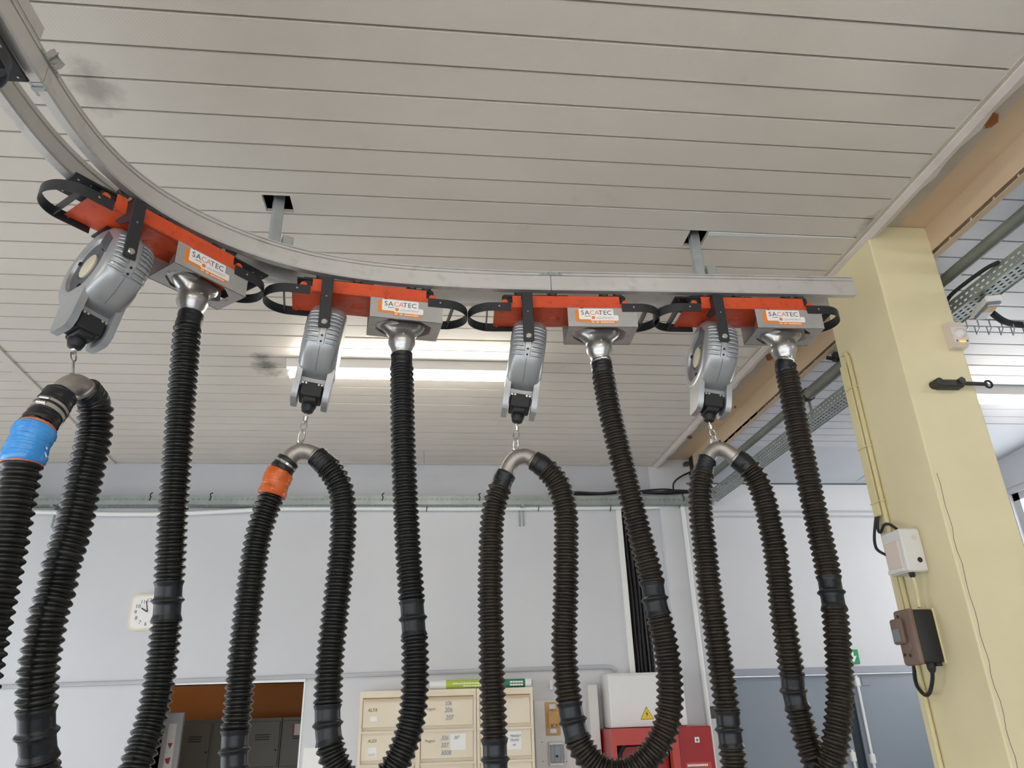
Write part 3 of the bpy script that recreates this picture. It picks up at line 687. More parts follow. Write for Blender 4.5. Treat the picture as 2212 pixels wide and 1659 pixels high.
# plan points for the hanging planes
def hose_plane(i, elbow_px, elbow_Y=None):
    O, phi = TR[i]; Fp = Vector(O) + Matrix.Rotation(phi, 2) @ Vector((0.143, -0.004))
    if elbow_Y is None: g = reels[i][1]; return (g.x, g.y), (Fp.x, Fp.y), Vector((Fp.x, Fp.y, ZP-0.208))
    e = py(elbow_px[0], elbow_px[1], elbow_Y); return (e.x, e.y), (Fp.x, Fp.y), Vector((Fp.x, Fp.y, ZP-0.208))
UN = [
 dict(label='black ribbed exhaust hose with blue tape wrapped below its elbow', ey=2.0, m='hose1',
  elbow=[(123, 867), (131, 853), (143, 838), (158, 831), (173, 834), (186, 848)],
  A=[(131, 853), (112, 880), (98, 898), (84, 918), (68, 947), (56, 975), (47, 1008), (42, 1035), (29, 1100), (9, 1203), (-16, 1317), (-40, 1434), (-62, 1550), (-80, 1660)],
  B=[(183, 843), (196, 857), (204, 874), (206, 893), (203, 943), (191, 997), (179, 1051), (167, 1105), (153, 1160), (134, 1217), (123, 1271), (106, 1325), (95, 1380), (85, 1434), (80, 1500), (79, 1560), (82, 1620), (90, 1690), (125, 1755), (185, 1785), (245, 1755), (282, 1690), (297, 1646), (311, 1605), (328, 1551), (344, 1470), (358, 1358), (369, 1200), (374, 1105), (382, 997), (390, 888), (397, 807), (402, 745), (406, 705)],
  cuffA=[], cuffB=[(79, 1585), (364, 1298)]),
 dict(label='black ribbed exhaust hose with orange tape wrapped below its elbow', ey=None, m='hose1',
  elbow=[(620, 1001), (624, 994), (632, 983), (645, 976), (660, 975), (674, 979), (686, 987)],
  A=[(624, 994), (614, 1007), (604, 1023), (594, 1050), (584, 1079), (574, 1105), (560, 1150), (551, 1197), (542, 1262), (536, 1310), (524, 1416), (515, 1524), (508, 1586), (506, 1650), (505, 1720)],
  B=[(683, 985), (696, 997), (711, 1012), (726, 1033), (737, 1060), (742, 1103), (740, 1171), (731, 1262), (723, 1334), (714, 1416), (709, 1497), (708, 1560), (714, 1615), (730, 1659), (757, 1697), (792, 1712), (825, 1694), (850, 1659), (867, 1626), (883, 1581), (892, 1536), (896, 1490), (897, 1414), (892, 1335), (887, 1262), (882, 1194), (877, 1103), (873, 1013), (870, 923), (869, 850), (868, 795), (868, 775)],
  cuffA=[(507, 1622)], cuffB=[(708, 1565), (892, 1335)]),
 dict(label='dusty black ribbed exhaust hose hanging below the rail joint, in front of the cable shaft', ey=None, m='hose2',
  elbow=[(1092, 1030), (1094, 1022), (1101, 1005), (1114, 990), (1133, 985), (1147, 990), (1157, 998)],
  A=[(1094, 1022), (1088, 1034), (1081, 1052), (1074, 1072), (1068, 1092), (1062, 1140), (1060, 1200), (1059, 1280), (1061, 1370), (1063, 1461), (1066, 1543), (1068, 1597), (1070, 1650), (1071, 1720)],
  B=[(1153, 995), (1168, 1004), (1190, 1024), (1208, 1050), (1219, 1088), (1223, 1122), (1223, 1185), (1222, 1280), (1219, 1370), (1219, 1407), (1223, 1461), (1229, 1510), (1237, 1555), (1250, 1602), (1272, 1637), (1300, 1661), (1335, 1671), (1370, 1661), (1403, 1634), (1424, 1604), (1438, 1572), (1446, 1530), (1447, 1488), (1443, 1434), (1436, 1390), (1426, 1343), (1415, 1296), (1405, 1240), (1390, 1185), (1366, 1090), (1343, 995), (1321, 906), (1309, 845), (1301, 800), (1299, 785)],
  cuffA=[(1070, 1640)], cuffB=[(1238, 1558), (1415, 1294)]),
 dict(label='dusty black ribbed exhaust hose hanging beside the yellow column', ey=None, m='hose2',
  elbow=[(1526, 1001), (1529, 992), (1535, 979), (1548, 970), (1564, 972), (1581, 983), (1593, 994)],
  A=[(1529, 992), (1523, 1004), (1517, 1028), (1513, 1052), (1513, 1086), (1516, 1131), (1521, 1170), (1532, 1267), (1548, 1375), (1564, 1487), (1570, 1530), (1575, 1575), (1582, 1625), (1587, 1665), (1594, 1725)],
  B=[(1590, 990), (1609, 1004), (1626, 1023), (1640, 1047), (1653, 1085), (1663, 1130), (1674, 1185), (1683, 1255), (1691, 1327), (1703, 1405), (1711, 1457), (1715, 1495), (1726, 1540), (1742, 1597), (1756, 1635), (1768, 1668), (1778, 1683), (1788, 1668), (1799, 1635), (1806, 1598), (1812, 1544), (1815, 1490), (1811, 1408), (1804, 1330), (1795, 1275), (1785, 1217), (1772, 1158), (1756, 1085), (1741, 1013), (1721, 917), (1703, 820), (1697, 795)],
  cuffA=[(1575, 1575)], cuffB=[(1716, 1492), (1796, 1280)]),
]
for i, U in enumerate(UN):
    pa, pb, fbot = hose_plane(i, (158, 831), U['ey'])
    t = thing('exhaust_hose', U['label'], 'exhaust hose', (0, 0, 0), 0, 'ribbed exhaust hoses hanging from the trolleys')
    P3 = lambda l: [pv(x, y, pa, pb) for x, y in l]
    ep, eS = resample(spline(P3(U['elbow']), 10), 0.006)
    er = [0.0305]*len(ep)
    el = make('elbow', tube(ep, er, 24), 'castalu', t, 'all')
    make('elbow_rim', tube(ep[:4], [0.0330]*4, 24), 'castalu', el, 'all'); make('elbow_rim', tube(ep[-4:], [0.0330]*4, 24), 'castalu', el, 'all')
    # lug ring on the crown of the elbow
    crown = P3([((156, 818), (648, 960), (1114, 976), (1546, 959))[i]])[0] - Vector((0, 0, 0.006))
    dx = Vector((pb[0]-pa[0], pb[1]-pa[1], 0)).normalized()
    ring = [crown + dx*(0.012*math.cos(a)) + Vector((0, 0, 0.006+0.014*math.sin(a))) for a in [2*PI*q_/14 for q_ in range(15)]]
    make('lug_ring', tube(ring, 0.0038, 8, False), 'castalu', el, True)
    lugtop = crown + Vector((0, 0, 0.018))
    # free hanging section
    A3 = P3(U['A']); A3.append(A3[-1] + (A3[-1]-A3[-2]).normalized()*0.2 + Vector((0, 0, -0.3))); oA, pA, sA = hose_section(t, A3, U['m'], U['cuffA'], start=0.12 if i == 0 else 0.06, startr=0.0375)
    B3 = P3(U['B'])
    if i == 3:                                   # this loop is seen nearly edge on: its two limbs lie apart in depth
        nb = len(B3); kk = U['B'].index((1778, 1683)); out = []
        for j, (x, y) in enumerate(U['B']):
            w = math.exp(-((j-kk+4)/4.0)**2)*0.07 if j < kk else -math.exp(-((j-kk-4)/4.0)**2)*0.05
            p = B3[j]; dr = (p-CAM).normalized(); out.append(p + dr*w)
        B3 = out
    B3 = B3 + [fbot]
    oB, pB, sB = hose_section(t, B3, U['m'], U['cuffB'], start=0.065, end=0.058, startr=0.0405)
    if i < 2:
        wrap('rubber_sleeve', t, pA, sA, 0.0, 0.05 if i else 0.118, 0.0435, 'cuff', 0.002, 3)
        clamp(t, pA, sA, 0.022 if i else 0.058, 0.0464)
        if i == 0: clamp(t, pA, sA, 0.077, 0.0464)
        s0, s1 = (0.128, 0.232) if i == 0 else (0.050, 0.148)
        if i == 0: wrap('orange_tape', t, pA, sA, s0-0.012, s1+0.006, 0.0462, 'tapeo', 0.001, 5)
        wrap('blue_tape' if i == 0 else 'orange_tape', t, pA, sA, s0, s1, 0.0505, 'tapeb' if i == 0 else 'tapeo', 0.0035, 7)
        wrap('rubber_sleeve', t, pB, sB, 0.0, 0.062, 0.0425, 'cuff', 0.0015, 9)
    else:
        wrap('tape_sleeve', t, pA, sA, 0.0, 0.070, 0.0405, 'cuff', 0.002, 11+i)
        wrap('tape_sleeve', t, pB, sB, 0.0, 0.068, 0.0415, 'cuff', 0.002, 21+i)
    wrap('top_sleeve', t, pB, sB, sB[-1]-0.058, sB[-1], 0.0435, 'cuff', 0.0015, 31+i)
    if i >= 2: clamp(t, pB, sB, sB[-1]-0.010, 0.0455)
    # cable, stop ball, chain link and hook belong to the reel
    rt, g, M = reels[i]; Mi = M.inverted()
    def loc_path(l): return [Mi @ p for p in l]
    L_ = (g-lugtop).length; dirv = (lugtop-g)/L_
    make('cable', tube(loc_path([g - dirv*0.01, g + dirv*min(0.05, L_*0.4)]), 0.004, 8), 'steel', rt, True)
    ball = make('cable_ferrule', tube(loc_path([g+dirv*0.012, g+dirv*0.014, g+dirv*0.034, g+dirv*0.036]), [0.006, 0.0105, 0.0105, 0.006], 10), 'steel', rt, True)
    e0 = g + dirv*0.036; rem = (lugtop-e0).length; l1 = rem*0.45
    def link(a_, ln, wd, th, across):
        c = a_ + dirv*ln/2; out = []
        for q_ in range(17):
            an = 2*PI*q_/16; out.append(c + dirv*(ln/2*math.cos(an)) + across*(wd*math.sin(an)))
        return tube(loc_path(out), th, 6, False)
    make('link', link(e0-dirv*0.004, l1+0.008, 0.011, 0.0028, dx), 'steel', rt, True)
    make('snap_hook', link(e0+dirv*(l1-0.004), rem-l1+0.012, 0.012, 0.0034, Vector((-dx.y, dx.x, 0))*0.6+dx*0.8), 'steel', rt, True)
    if i == 3:
        make('clip', box(-0.006, 0.006, -0.003, 0.003, -0.02, 0.02), 'plastwhite', rt, loc=Mi @ (e0+dirv*0.06+dx*(-0.018)))
        make('clip', box(-0.008, 0.008, -0.003, 0.003, -0.024, 0.022), 'plastwhite', rt, loc=Mi @ (e0+dirv*0.085+dx*0.014))

# ================================================================= LAMPS
def lamp(label, x0, x1, y, z, flip=1):
    t = thing('fluorescent_lamp', label, 'lamp', ((x0+x1)/2, y, z), 0, 'fluorescent lamps on the ceilings'); h = (x1-x0)/2
    make('housing', prism([(-0.05, 0.0), (-0.042, -0.055), (-0.03, -0.064), (0.03, -0.064), (0.042, -0.055), (0.05, 0.0)], -h-0.01, h+0.01, 'x'), 'plastwhite', t)
    make('tube', lathe([(0.0, -h), (0.016, -h), (0.019, -h+0.01), (0.019, h-0.01), (0.016, h), (0, h)], 14, 'x'), 'tube', t, True, loc=(0, -0.004, -0.092))
    for sx in (-1, 1): make('lamp_holder', cbox(sx*h-0.012, sx*h+0.012, -0.02, 0.02, -0.112, -0.06, 0.004), 'plastwhite', t)
    return t
a = pz(622, 806, ZC-0.09); b = pz(1118, 823, ZC-0.09)
lamp('lit fluorescent lamp on the plank ceiling behind the hanging reels', a.x, b.x, a.y+0.02, ZC)
c = pz(2097, 866, ZCR-0.09)
lamp('lit fluorescent lamp on the side bay ceiling behind the yellow column', c.x, 4.86, c.y, ZCR)
# further lamps of the same rows, behind the viewpoint
for (lx, ly) in ((-2.9, 0.2), (-0.9, 0.2), (0.9, 0.2), (-0.9, -2.6), (0.9, -2.6)):
    lamp('lit fluorescent lamp of the rows further back under the plank ceiling', lx-0.7, lx+0.7, ly, ZC)
lamp('lit fluorescent lamp further back in the side bay', 3.0, 4.4, 1.2, ZCR)

# ================================================================= CABLE TRAYS, PIPES
def perf(mapf, u0, u1, rows, v0, v1, pitch, slot, th):
    out = []; vs = [v0]
    for a_, b_ in rows: vs += [a_, b_]
    vs.append(v1)
    for k in range(0, len(vs), 2): out.append(mapf(u0, u1, vs[k], vs[k+1], th))
    for ri, (a_, b_) in enumerate(rows):
        u = u0 + (pitch/2 if ri % 2 else 0)
        while u < u1-pitch: out.append(mapf(u, u+pitch-slot, a_, b_, th)); u += pitch
    return join(*out)
zt, zb_ = py(700, 1071, YW-0.12).z, py(700, 1090, YW-0.12).z
trayw = thing('cable_tray', 'long perforated galvanised cable tray along the back wall', 'cable tray', (0, YW-0.128, zb_))
xs0, xs1 = -4.4, py(1540, 1075, YW-0.12).x
make('front_lip', perf(lambda u0, u1, v0, v1, th: box(u0, u1, 0, th, v0, v1), xs0, xs1, [(0.036, 0.050)], 0.0, zt-zb_, 0.043, 0.026, 0.002), 'tray', trayw)
make('tray_bottom', perf(lambda u0, u1, v0, v1, th: box(u0, u1, v0, v1, 0, th), xs0, xs1, [(0.03, 0.042), (0.075, 0.087)], 0.002, 0.118, 0.043, 0.026, 0.002), 'tray', trayw)
make('rear_lip', box(xs0, xs1, 0.116, 0.119, 0, 0.07), 'tray', trayw)
for bx in (-3.0, py(1128, 1085, YW-0.1).x, py(1470, 1085, YW-0.1).x):
    make('bracket', join(box(bx-0.012, bx+0.012, 0.0, 0.118, -0.012, 0.0), box(bx-0.022, bx-0.012, 0.116, 0.123, -0.16, 0.0), box(bx+0.012, bx+0.022, 0.116, 0.123, -0.16, 0.0), box(bx-0.022, bx+0.022, 0.112, 0.123, -0.012, 0.0)), 'tray', trayw)
for q_, x_ in enumerate((325, 455, 826, 1035, 1475)):
    p = py(x_, 1072, YW-0.123); make('cable_tie', tube([(p.x, -0.003, 0.03), (p.x+0.006, -0.004, 0.06), (p.x-0.004, 0.004, 0.085), (p.x+0.012, 0.01, 0.10)], 0.005, 6), 'blackmat', trayw)
XT, ZT = 2.41, 3.42
trayd = thing('cable_tray', 'perforated cable tray running along the beam behind the yellow column', 'cable tray', (XT, 0, ZT))
make('side_lip', perf(lambda u0, u1, v0, v1, th: box(0, th, u0, u1, v0, v1), 1.2, 6.1, [(0.012, 0.021), (0.036, 0.045)], 0.0, 0.062, 0.036, 0.020, 0.002), 'tray', trayd)
make('tray_bottom', perf(lambda u0, u1, v0, v1, th: box(v0, v1, u0, u1, 0, th), 1.2, 6.1, [(0.018, 0.028), (0.044, 0.054), (0.07, 0.08)], 0.002, 0.105, 0.036, 0.020, 0.002), 'tray', trayd)
make('side_lip', box(0.104, 0.106, 1.2, 6.1, -0.004, 0.06), 'tray', trayd)
for yy in (2.2, 4.3): make('hanger', box(0.099, 0.104, yy-0.012, yy+0.012, 0.0, ZCR-ZT-0.001), 'tray', trayd)
for k, (dx_, rr) in enumerate(((0.024, 0.010), (0.050, 0.011), (0.076, 0.009))):
    tag(make('tray_cable', tube([(XT+dx_+0.003*math.sin(y_*3), y_, ZT+0.004+rr) for y_ in [1.2+0.3*j for j in range(17)]], rr, 8), 'blackmat', None, True), 'black cable lying in the tray along the beam', 'cable', 'cables in the beam tray')
p1, p2 = pz(2031, 665, 3.50), pz(2165, 570, 3.50)
tag(make('loose_cable', tube(spline([px(2036, 668, XT-0.01), px(2052, 640, XT-0.03), px(2085, 612, XT-0.03), px(2130, 580, XT-0.02), px(2158, 566, XT-0.005)], 8), 0.009, 8), 'blackmat', None, True), 'loose black cable arching up from the column to the beam tray', 'cable')
# conduit below the wall tray, cables above it
cp = [py(x_, y_, YW-0.036) for x_, y_ in ((-120, 1104), (80, 1106), (220, 1110), (360, 1110), (500, 1104), (600, 1099), (770, 1098), (1000, 1099), (1278, 1097), (1480, 1094), (1535, 1092))]
cond = tag(make('white_conduit', tube(spline(cp, 6), 0.019, 10), 'white', None, True), 'white sagging conduit strapped under the wall cable tray', 'conduit')
for x_ in (922, 1163, 1318, 1458):
    p = py(x_, 1097, YW-0.036); make('cable_tie', tube([(p.x-0.004, p.y, p.z-0.03), (p.x, p.y-0.021, p.z-0.01), (p.x+0.002, p.y-0.021, p.z+0.012), (p.x+0.004, p.y, p.z+0.04)], 0.004, 6), 'blackmat', cond)
for k, l in enumerate(([(1185, 1067), (1240, 1064), (1300, 1066), (1350, 1061), (1420, 1064), (1470, 1060), (1530, 1066)], [(1200, 1066), (1290, 1067), (1360, 1063), (1440, 1066), (1500, 1062), (1545, 1062)], [(1456, 1066), (1455, 1045), (1470, 1030), (1495, 1018), (1520, 1005)], [(1360, 1064), (1400, 1059), (1440, 1057), (1490, 1062), (1540, 1052)])):
    tag(make('black_cable', tube(spline([py(x_, y_, YW-0.100+0.025*k) for x_, y_ in l], 6), 0.012 if k < 2 else 0.008, 8), 'blackmat', None, True), 'black cable lying above the wall tray by the cable shaft' if k != 2 else 'black cable curving up from the wall tray to the small black box', 'cable', 'cables above the wall tray' if k != 2 else None)
p = py(1505, 1008, YW-0.10)
sp = thing('wall_box', 'small black box fixed high in the corner under the beam', 'box', (p.x, YW-0.02, p.z))
make('body', cbox(-0.05, 0.06, -0.13, -0.03, -0.16, 0.10, 0.01), 'blackmat', sp); make('mount', box(-0.09, 0.01, -0.04, 0.02, 0.03, 0.06), 'darkgrey', sp)
# pipe along the beam
ZPI = 3.61; XPI = 2.434
pipe = thing('service_pipe', 'weathered grey service pipe running along under the side bay ceiling', 'pipe', (XPI, 0, ZPI))
make('pipe_run', tube([(0, 1.0, 0), (0, 5.98, 0)], 0.029, 16), 'pipe', pipe, True)
ya, yb = px(1745, 852, XPI).y, px(1812, 792, XPI).y
make('sleeve', tube([(0, yb-0.25, 0), (0, ya, 0)], 0.038, 16), 'pipe', pipe, True)
make('clamp_ring', tube([(0, ya-0.015, 0), (0, ya+0.015, 0)], 0.045, 16), 'darksteel', pipe, True)
br = px(1803, 786, XPI-0.05)
make('pipe_bracket', join(cbox(-0.05, 0.05, br.y-0.02, br.y+0.02, 0.03, 0.080, 0.004), tube([(-0.09, br.y, 0.05), (0.05, br.y, 0.02)], 0.012, 8), tube([(-0.06, br.y-0.03, 0.02), (-0.02, br.y+0.03, 0.07)], 0.010, 8)), 'darksteel', pipe)
# emergency light and wire basket in the side bay
c = pz(2133, 672, 3.36)
em = thing('emergency_light', 'rectangular emergency light hanging under the beam tray', 'lamp', (c.x, c.y, 3.375), PI/2-0.25)
make('body', cbox(-0.085, 0.085, -0.036, 0.036, -0.008, 0.022, 0.006), 'plastwhite', em); make('lens', cbox(-0.075, 0.075, -0.030, 0.030, -0.020, -0.006, 0.006), 'glassgrey', em); make('lamp_element', box(-0.05, 0.0, -0.02, 0.02, -0.0215, -0.02), 'tan', em); make('fixing', box(-0.01, 0.01, -0.01, 0.01, 0.02, 0.044), 'zinc', em)
wb = thing('wire_basket_tray', 'thin wire basket cable tray in the side bay', 'cable tray', (0, 0, 0))
q0, q1 = pz(2085, 690, 3.45), pz(2240, 694, 3.45); q0b, q1b = pz(2078, 704, 3.45), pz(2240, 709, 3.45)
for (a_, b_) in ((q0, q1), (q0b, q1b)): make('wire', tube([a_, b_], 0.0035, 6), 'zinc', wb, True)
for k in range(7):
    t_ = k/6.2; a_, b_ = q0.lerp(q1, t_), q0b.lerp(q1b, t_); lo = Vector((0, 0, -0.045))
    make('wire', tube([a_, a_+lo, b_+lo, b_], 0.003, 6), 'zinc', wb)
tag(make('basket_cable', tube(spline([pz(2142, 675, 3.46), pz(2165, 692, 3.44), pz(2190, 700, 3.44), pz(2250, 706, 3.44)], 8), 0.016, 8), 'blackmat', None, True), 'thick black cable sagging into the wire basket tray', 'cable')

# ================================================================= COLUMN FITTINGS
c = py(2057, 730, YCa)
se = thing('motion_sensor', 'cream motion sensor with a glowing orange indicator on the column front', 'sensor', (c.x, YCa, c.z))
make('body', prism([(0, -0.062), (-0.030, -0.062), (-0.052, -0.045), (-0.048, 0.03), (-0.035, 0.062), (0, 0.062)], -0.036, 0.036, 'x'), 'ivory', se)
make('lens', xf(lathe([(0.0, -0.030), (0.012, -0.028), (0.020, -0.022), (0.025, -0.012), (0.027, 0.0)], 18, 'y'), Matrix.Translation((0, -0.040, -0.004))), 'plastwhite', se, True)
make('indicator', box(-0.013, 0.013, -0.0535, -0.050, -0.047, -0.041), 'led', se)
for sx in (-1, 1): make('side_eye', lathe([(0, -0.053), (0.004, -0.053), (0.006, -0.046)], 10, 'y'), 'darkgrey', se, loc=(sx*0.024, 0, -0.040))
a, b = py(2015, 833, YCa), py(2124, 833, YCa)
bk = thing('bolt_bracket', 'rusty steel bracket with a long eye bolt on the column front', 'bracket', (a.x, YCa, a.z))
L_ = b.x-a.x
make('clamp_body', join(cbox(0.0, 0.115, -0.045, 0.0, -0.022, 0.012, 0.006), lathe([(0, -0.05), (0.016, -0.05), (0.018, 0.0)], 12, 'y')), 'darksteel', bk)
make('nut', xf(lathe([(0, -0.055), (0.016, -0.055), (0.016, -0.035), (0, -0.035)], 6, 'y'), Matrix.Translation((0.10, 0, 0.004))), 'darksteel', bk)
make('threaded_rod', tube([(0.10, -0.03, 0.0), (L_-0.01, -0.03, -0.002)], 0.0085, 10), 'darksteel', bk, True)
make('eye', xf(join(tube([(0.016*math.cos(q_*PI/8), 0, 0.016*math.sin(q_*PI/8)) for q_ in range(17)], 0.0045, 8, False)), Matrix.Translation((L_, -0.03, -0.002))), 'blackmat', bk, True)
# yellow cable duct on the left face
XF = XCa
t1, t2 = px(1822, 795, XF), px(1896, 1119, XF)
duct = thing('cable_duct', 'pale yellow plastic cable duct down the left face of the column', 'cable duct', (XF, t1.y, t2.z))
make('channel', cbox(-0.022, 0.0, -0.055, 0.0, 0.0, t1.z-t2.z, 0.003), 'yellowduct', duct)
make('small_conduit', tube([(-0.010, -0.072, -0.55), (-0.010, -0.072, t1.z-t2.z+0.02), (-0.010, -0.06, t1.z-t2.z+0.05), (-0.010, -0.02, t1.z-t2.z+0.06)], 0.010, 10), 'yellowduct', duct, True)
for zz in (0.06, 0.32, 0.62): make('clip', tube([(-0.001, -0.088, zz), (-0.022, -0.080, zz), (-0.026, -0.03, zz), (-0.022, 0.004, zz)], 0.003, 6), 'yellowduct', duct)
make('small_conduit', tube([(-0.010, -0.045, -1.2), (-0.010, -0.045, -0.22)], 0.009, 10), 'yellowduct', duct, True)
# junction box
pr_t, pr_b = px(1986, 1140, XF), px(2007, 1234, XF); yn = (pr_t.y+pr_b.y)/2
ct = py(1942, 1144, yn); yf_ = px(1901, 1152, ct.x).y
jb = thing('breaker_box', 'white plastic breaker box with a small window on the column', 'breaker box', (XF, yn, pr_b.z)); dpt = XF-ct.x; ln = yf_-yn; hh = pr_t.z-pr_b.z
make('body', cbox(-dpt, 0, 0, ln, 0, hh, 0.006), 'plastwhite', jb)
make('cover_window', cbox(-dpt-0.006, -dpt+0.004, 0.025, ln-0.012, 0.02, hh*0.74, 0.003), 'ivory', jb)
make('window_lip', box(-dpt-0.012, -dpt, 0.022, ln-0.010, 0.005, 0.02), 'plastwhite', jb)
make('knockout', lathe([(0, -0.001), (0.011, -0.001), (0.011, 0.001)], 14, 'y'), 'blackmat', jb, loc=(-0.030, 0, hh*0.26))
make('knockout', lathe([(0, -0.0006), (0.011, -0.0006), (0.011, 0.001)], 14, 'y'), 'ivory', jb, loc=(-0.032, 0, hh*0.78))
make('gland', lathe([(0.012, 0.0), (0.012, -0.012), (0.008, -0.02), (0, -0.02)], 10), 'blackmat', jb, loc=(-0.06, 0.03, 0))
bt = t2
tag(make('black_cable', tube(spline([(bt.x-0.01, bt.y-0.02, bt.z+0.03), px(1889, 1150, XF-0.03), px(1890, 1175, XF-0.04), px(1898, 1190, XF-0.04), (ct.x+0.02, yf_-0.01, pr_b.z+hh*0.45)], 8), 0.0065, 8), 'blackmat', None, True), 'black cable looping from the duct end into the side of the breaker box', 'cable')
tag(make('black_cable', tube(spline([(bt.x-0.01, bt.y-0.035, bt.z+0.03), px(1896, 1140, XF-0.02), px(1902, 1150, XF-0.02), px(1910, 1134, XF-0.03), px(1922, 1133, XF-0.035), px(1937, 1143, XF-0.04)], 8), 0.0065, 8), 'blackmat', None, True), 'black cable curling from the duct end over the breaker box top', 'cable')
tag(make('grey_cable', tube(spline([(XF-0.06, yn+0.03, pr_b.z-0.015), px(1978, 1265, XF-0.05), px(1983, 1290, XF-0.04), px(1985, 1312, XF-0.05)], 8), 0.0065, 8), 'yellowduct', None, True), 'pale yellow painted cable between the breaker box and the brown socket box', 'cable')
# brown socket box
q_t, q_b = px(2018, 1314.6, XF), px(2044, 1431, XF); yn2 = (q_t.y+q_b.y)/2
ct2 = py(1970, 1312, yn2); yf2 = px(1927, 1320, ct2.x-0.02).y; d2 = XF-ct2.x; l2 = yf2-yn2; h2 = q_t.z-q_b.z
so = thing('socket_box', 'brown cover and black bodied industrial switch box on the column', 'switch box', (XF, yn2, q_b.z))
make('body', cbox(-d2, 0, 0, l2, 0, h2, 0.012, 2), 'blackmat', so, True)
cvr = make('cover', join(cbox(-d2-0.022, -d2+0.004, -0.002, l2+0.002, -0.006, h2+0.004, 0.012, 2), cbox(-d2-0.040, -d2-0.018, 0.045, l2+0.012, 0.075, h2*0.86, 0.010, 2)), 'brownbak', so, True)
make('dial_recess', lathe([(0, -0.002), (0.024, -0.002), (0.028, 0.004)], 18, 'x'), 'brownbak', cvr, loc=(-d2-0.026, l2*0.52, h2*0.30))
for (yy, zz) in ((0.05, 0.03), (0.035, 0.055), (0.085, 0.035), (0.075, h2*0.9)): make('screw_hole', lathe([(0, -0.002), (0.006, -0.002), (0.006, 0.002)], 10, 'x'), 'blackmat', cvr, loc=(-d2-0.022, yy, zz))
make('name_plate', box(-d2-0.0415, -d2-0.040, 0.06, l2, h2*0.42, h2*0.66), 'glassgrey', cvr)
make('gland', lathe([(0.016, 0.01), (0.016, -0.02), (0.010, -0.035), (0, -0.035)], 12), 'blackmat', so, loc=(-d2*0.55, 0.03, 0))
make('gland', lathe([(0.012, 0.01), (0.014, -0.012), (0, -0.012)], 12), 'blackmat', so, loc=(-d2*0.2, 0.03, 0))
make('back_plate', cbox(-0.008, 0.0, -0.003, l2+0.004, -0.004, h2+0.004, 0.002), 'yellowduct', so)
tag(make('black_cable', tube(spline([(XF-d2*0.55, yn2+0.03, q_b.z-0.03), px(2014, 1470, XF-d2*0.5), px(2008, 1496, XF-0.045), px(1998, 1501, XF-0.035), px(1984, 1487, XF-0.03), px(1977, 1468, XF-0.02), px(1974, 1440, XF-0.015), px(1970, 1420, XF-0.015)], 8), 0.0075, 8), 'blackmat', None, True), 'black cable looping below the brown switch box', 'cable')

# ================================================================= BACK WALL: FITTINGS
# wall clock
c = py(322, 1323, YW)
ck = thing('wall_clock', 'cream rounded square wall clock behind the ribbed hose', 'clock', (c.x, YW, c.z))
s_ = 0.135
make('frame', prism(rrect(-s_, s_, -s_, s_, 0.05, 6), -0.035, 0.0, 'y'), 'beige', ck, True)
fc_ = make('face', prism(rrect(-s_+0.016, s_-0.016, -s_+0.016, s_-0.016, 0.04, 6), -0.0365, -0.035, 'y'), 'paper', ck)
for n_ in range(1, 13):
    a_ = PI/2 - 2*PI*n_/12; text('numeral', str(n_), 0.04, 'ink', fc_, (0.088*math.cos(a_), -0.037, 0.088*math.sin(a_)-0.014), align='CENTER')
for an, ln_, w_ in ((150, 0.055, 0.005), (104, 0.085, 0.0035)):
    a_ = math.radians(an); make('hand', tube([(0, -0.039, 0), (ln_*math.cos(a_), -0.039, ln_*math.sin(a_))], w_, 6), 'ink', fc_)
# beige flap cabinets
YC = 5.86
def cabinet(label, xa, xb, ncol, ztop, texts):
    t = thing('flap_cabinet', label, 'cabinet', ((xa+xb)/2, YW-0.02, 0), 0, 'beige flap cabinets against the back wall'); w = xb-xa; x0 = -w/2; y0 = YC-(YW-0.02)
    make('body', join(box(x0, x0+w, y0+0.02, 0, 0, ztop), box(x0, x0+w, y0, y0+0.02, ztop-0.045, ztop), *[box(x0+w*k/ncol-0.016 if 0 < k < ncol else (x0 if k == 0 else x0+w-0.02), x0+w*k/ncol+0.016 if 0 < k < ncol else (x0+0.02 if k == 0 else x0+w), y0, y0+0.02, 0, ztop-0.045) for k in range(ncol+1)]), 'beige', t)
    rowh = 0.212; cw = w/ncol
    for r_ in range(8):
        for k in range(ncol):
            zt_ = ztop-0.05-r_*rowh; xa_ = x0+cw*k+0.022; xb_ = x0+cw*(k+1)-0.022
            fl = make('flap', cbox(xa_, xb_, y0+0.006, y0+0.018, zt_-rowh+0.020, zt_-0.012, 0.003), 'beige', t)
            make('flap_handle', prism([(y0+0.006, zt_-0.012), (y0-0.008, zt_-0.016), (y0-0.008, zt_-0.004), (y0+0.01, zt_+0.002)], xa_-0.004, xb_+0.004, 'x'), 'beiged' if r_ == 0 else 'beige', fl)
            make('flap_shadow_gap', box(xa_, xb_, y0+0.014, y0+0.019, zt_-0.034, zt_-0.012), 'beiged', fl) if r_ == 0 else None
            if r_ < 3:
                make('card_holder', prism([(xa_+0.02, zt_-0.105), (xa_+0.13, zt_-0.105), (xa_+0.135, zt_-0.046), (xa_+0.10, zt_-0.050), (xa_+0.055, zt_-0.052), (xa_+0.015, zt_-0.044)], y0+0.0045, y0+0.006, 'y'), 'beige', fl)
                for (s1, dx_, dz_, sz, m_) in texts.get((r_, k), []):
                    text('handwriting', s1, sz, m_, fl, (xa_+dx_, y0+0.0040, zt_+dz_), shear=0.2, sx=0.85)
                if (r_, k) in PAPERS: 
                    for (px0, px1, pz0, pz1) in PAPERS[(r_, k)]: make('paper', box(xa_+px0, xa_+px1, y0+0.0048, y0+0.006, zt_+pz1, zt_+pz0), 'paper', fl)
    return t
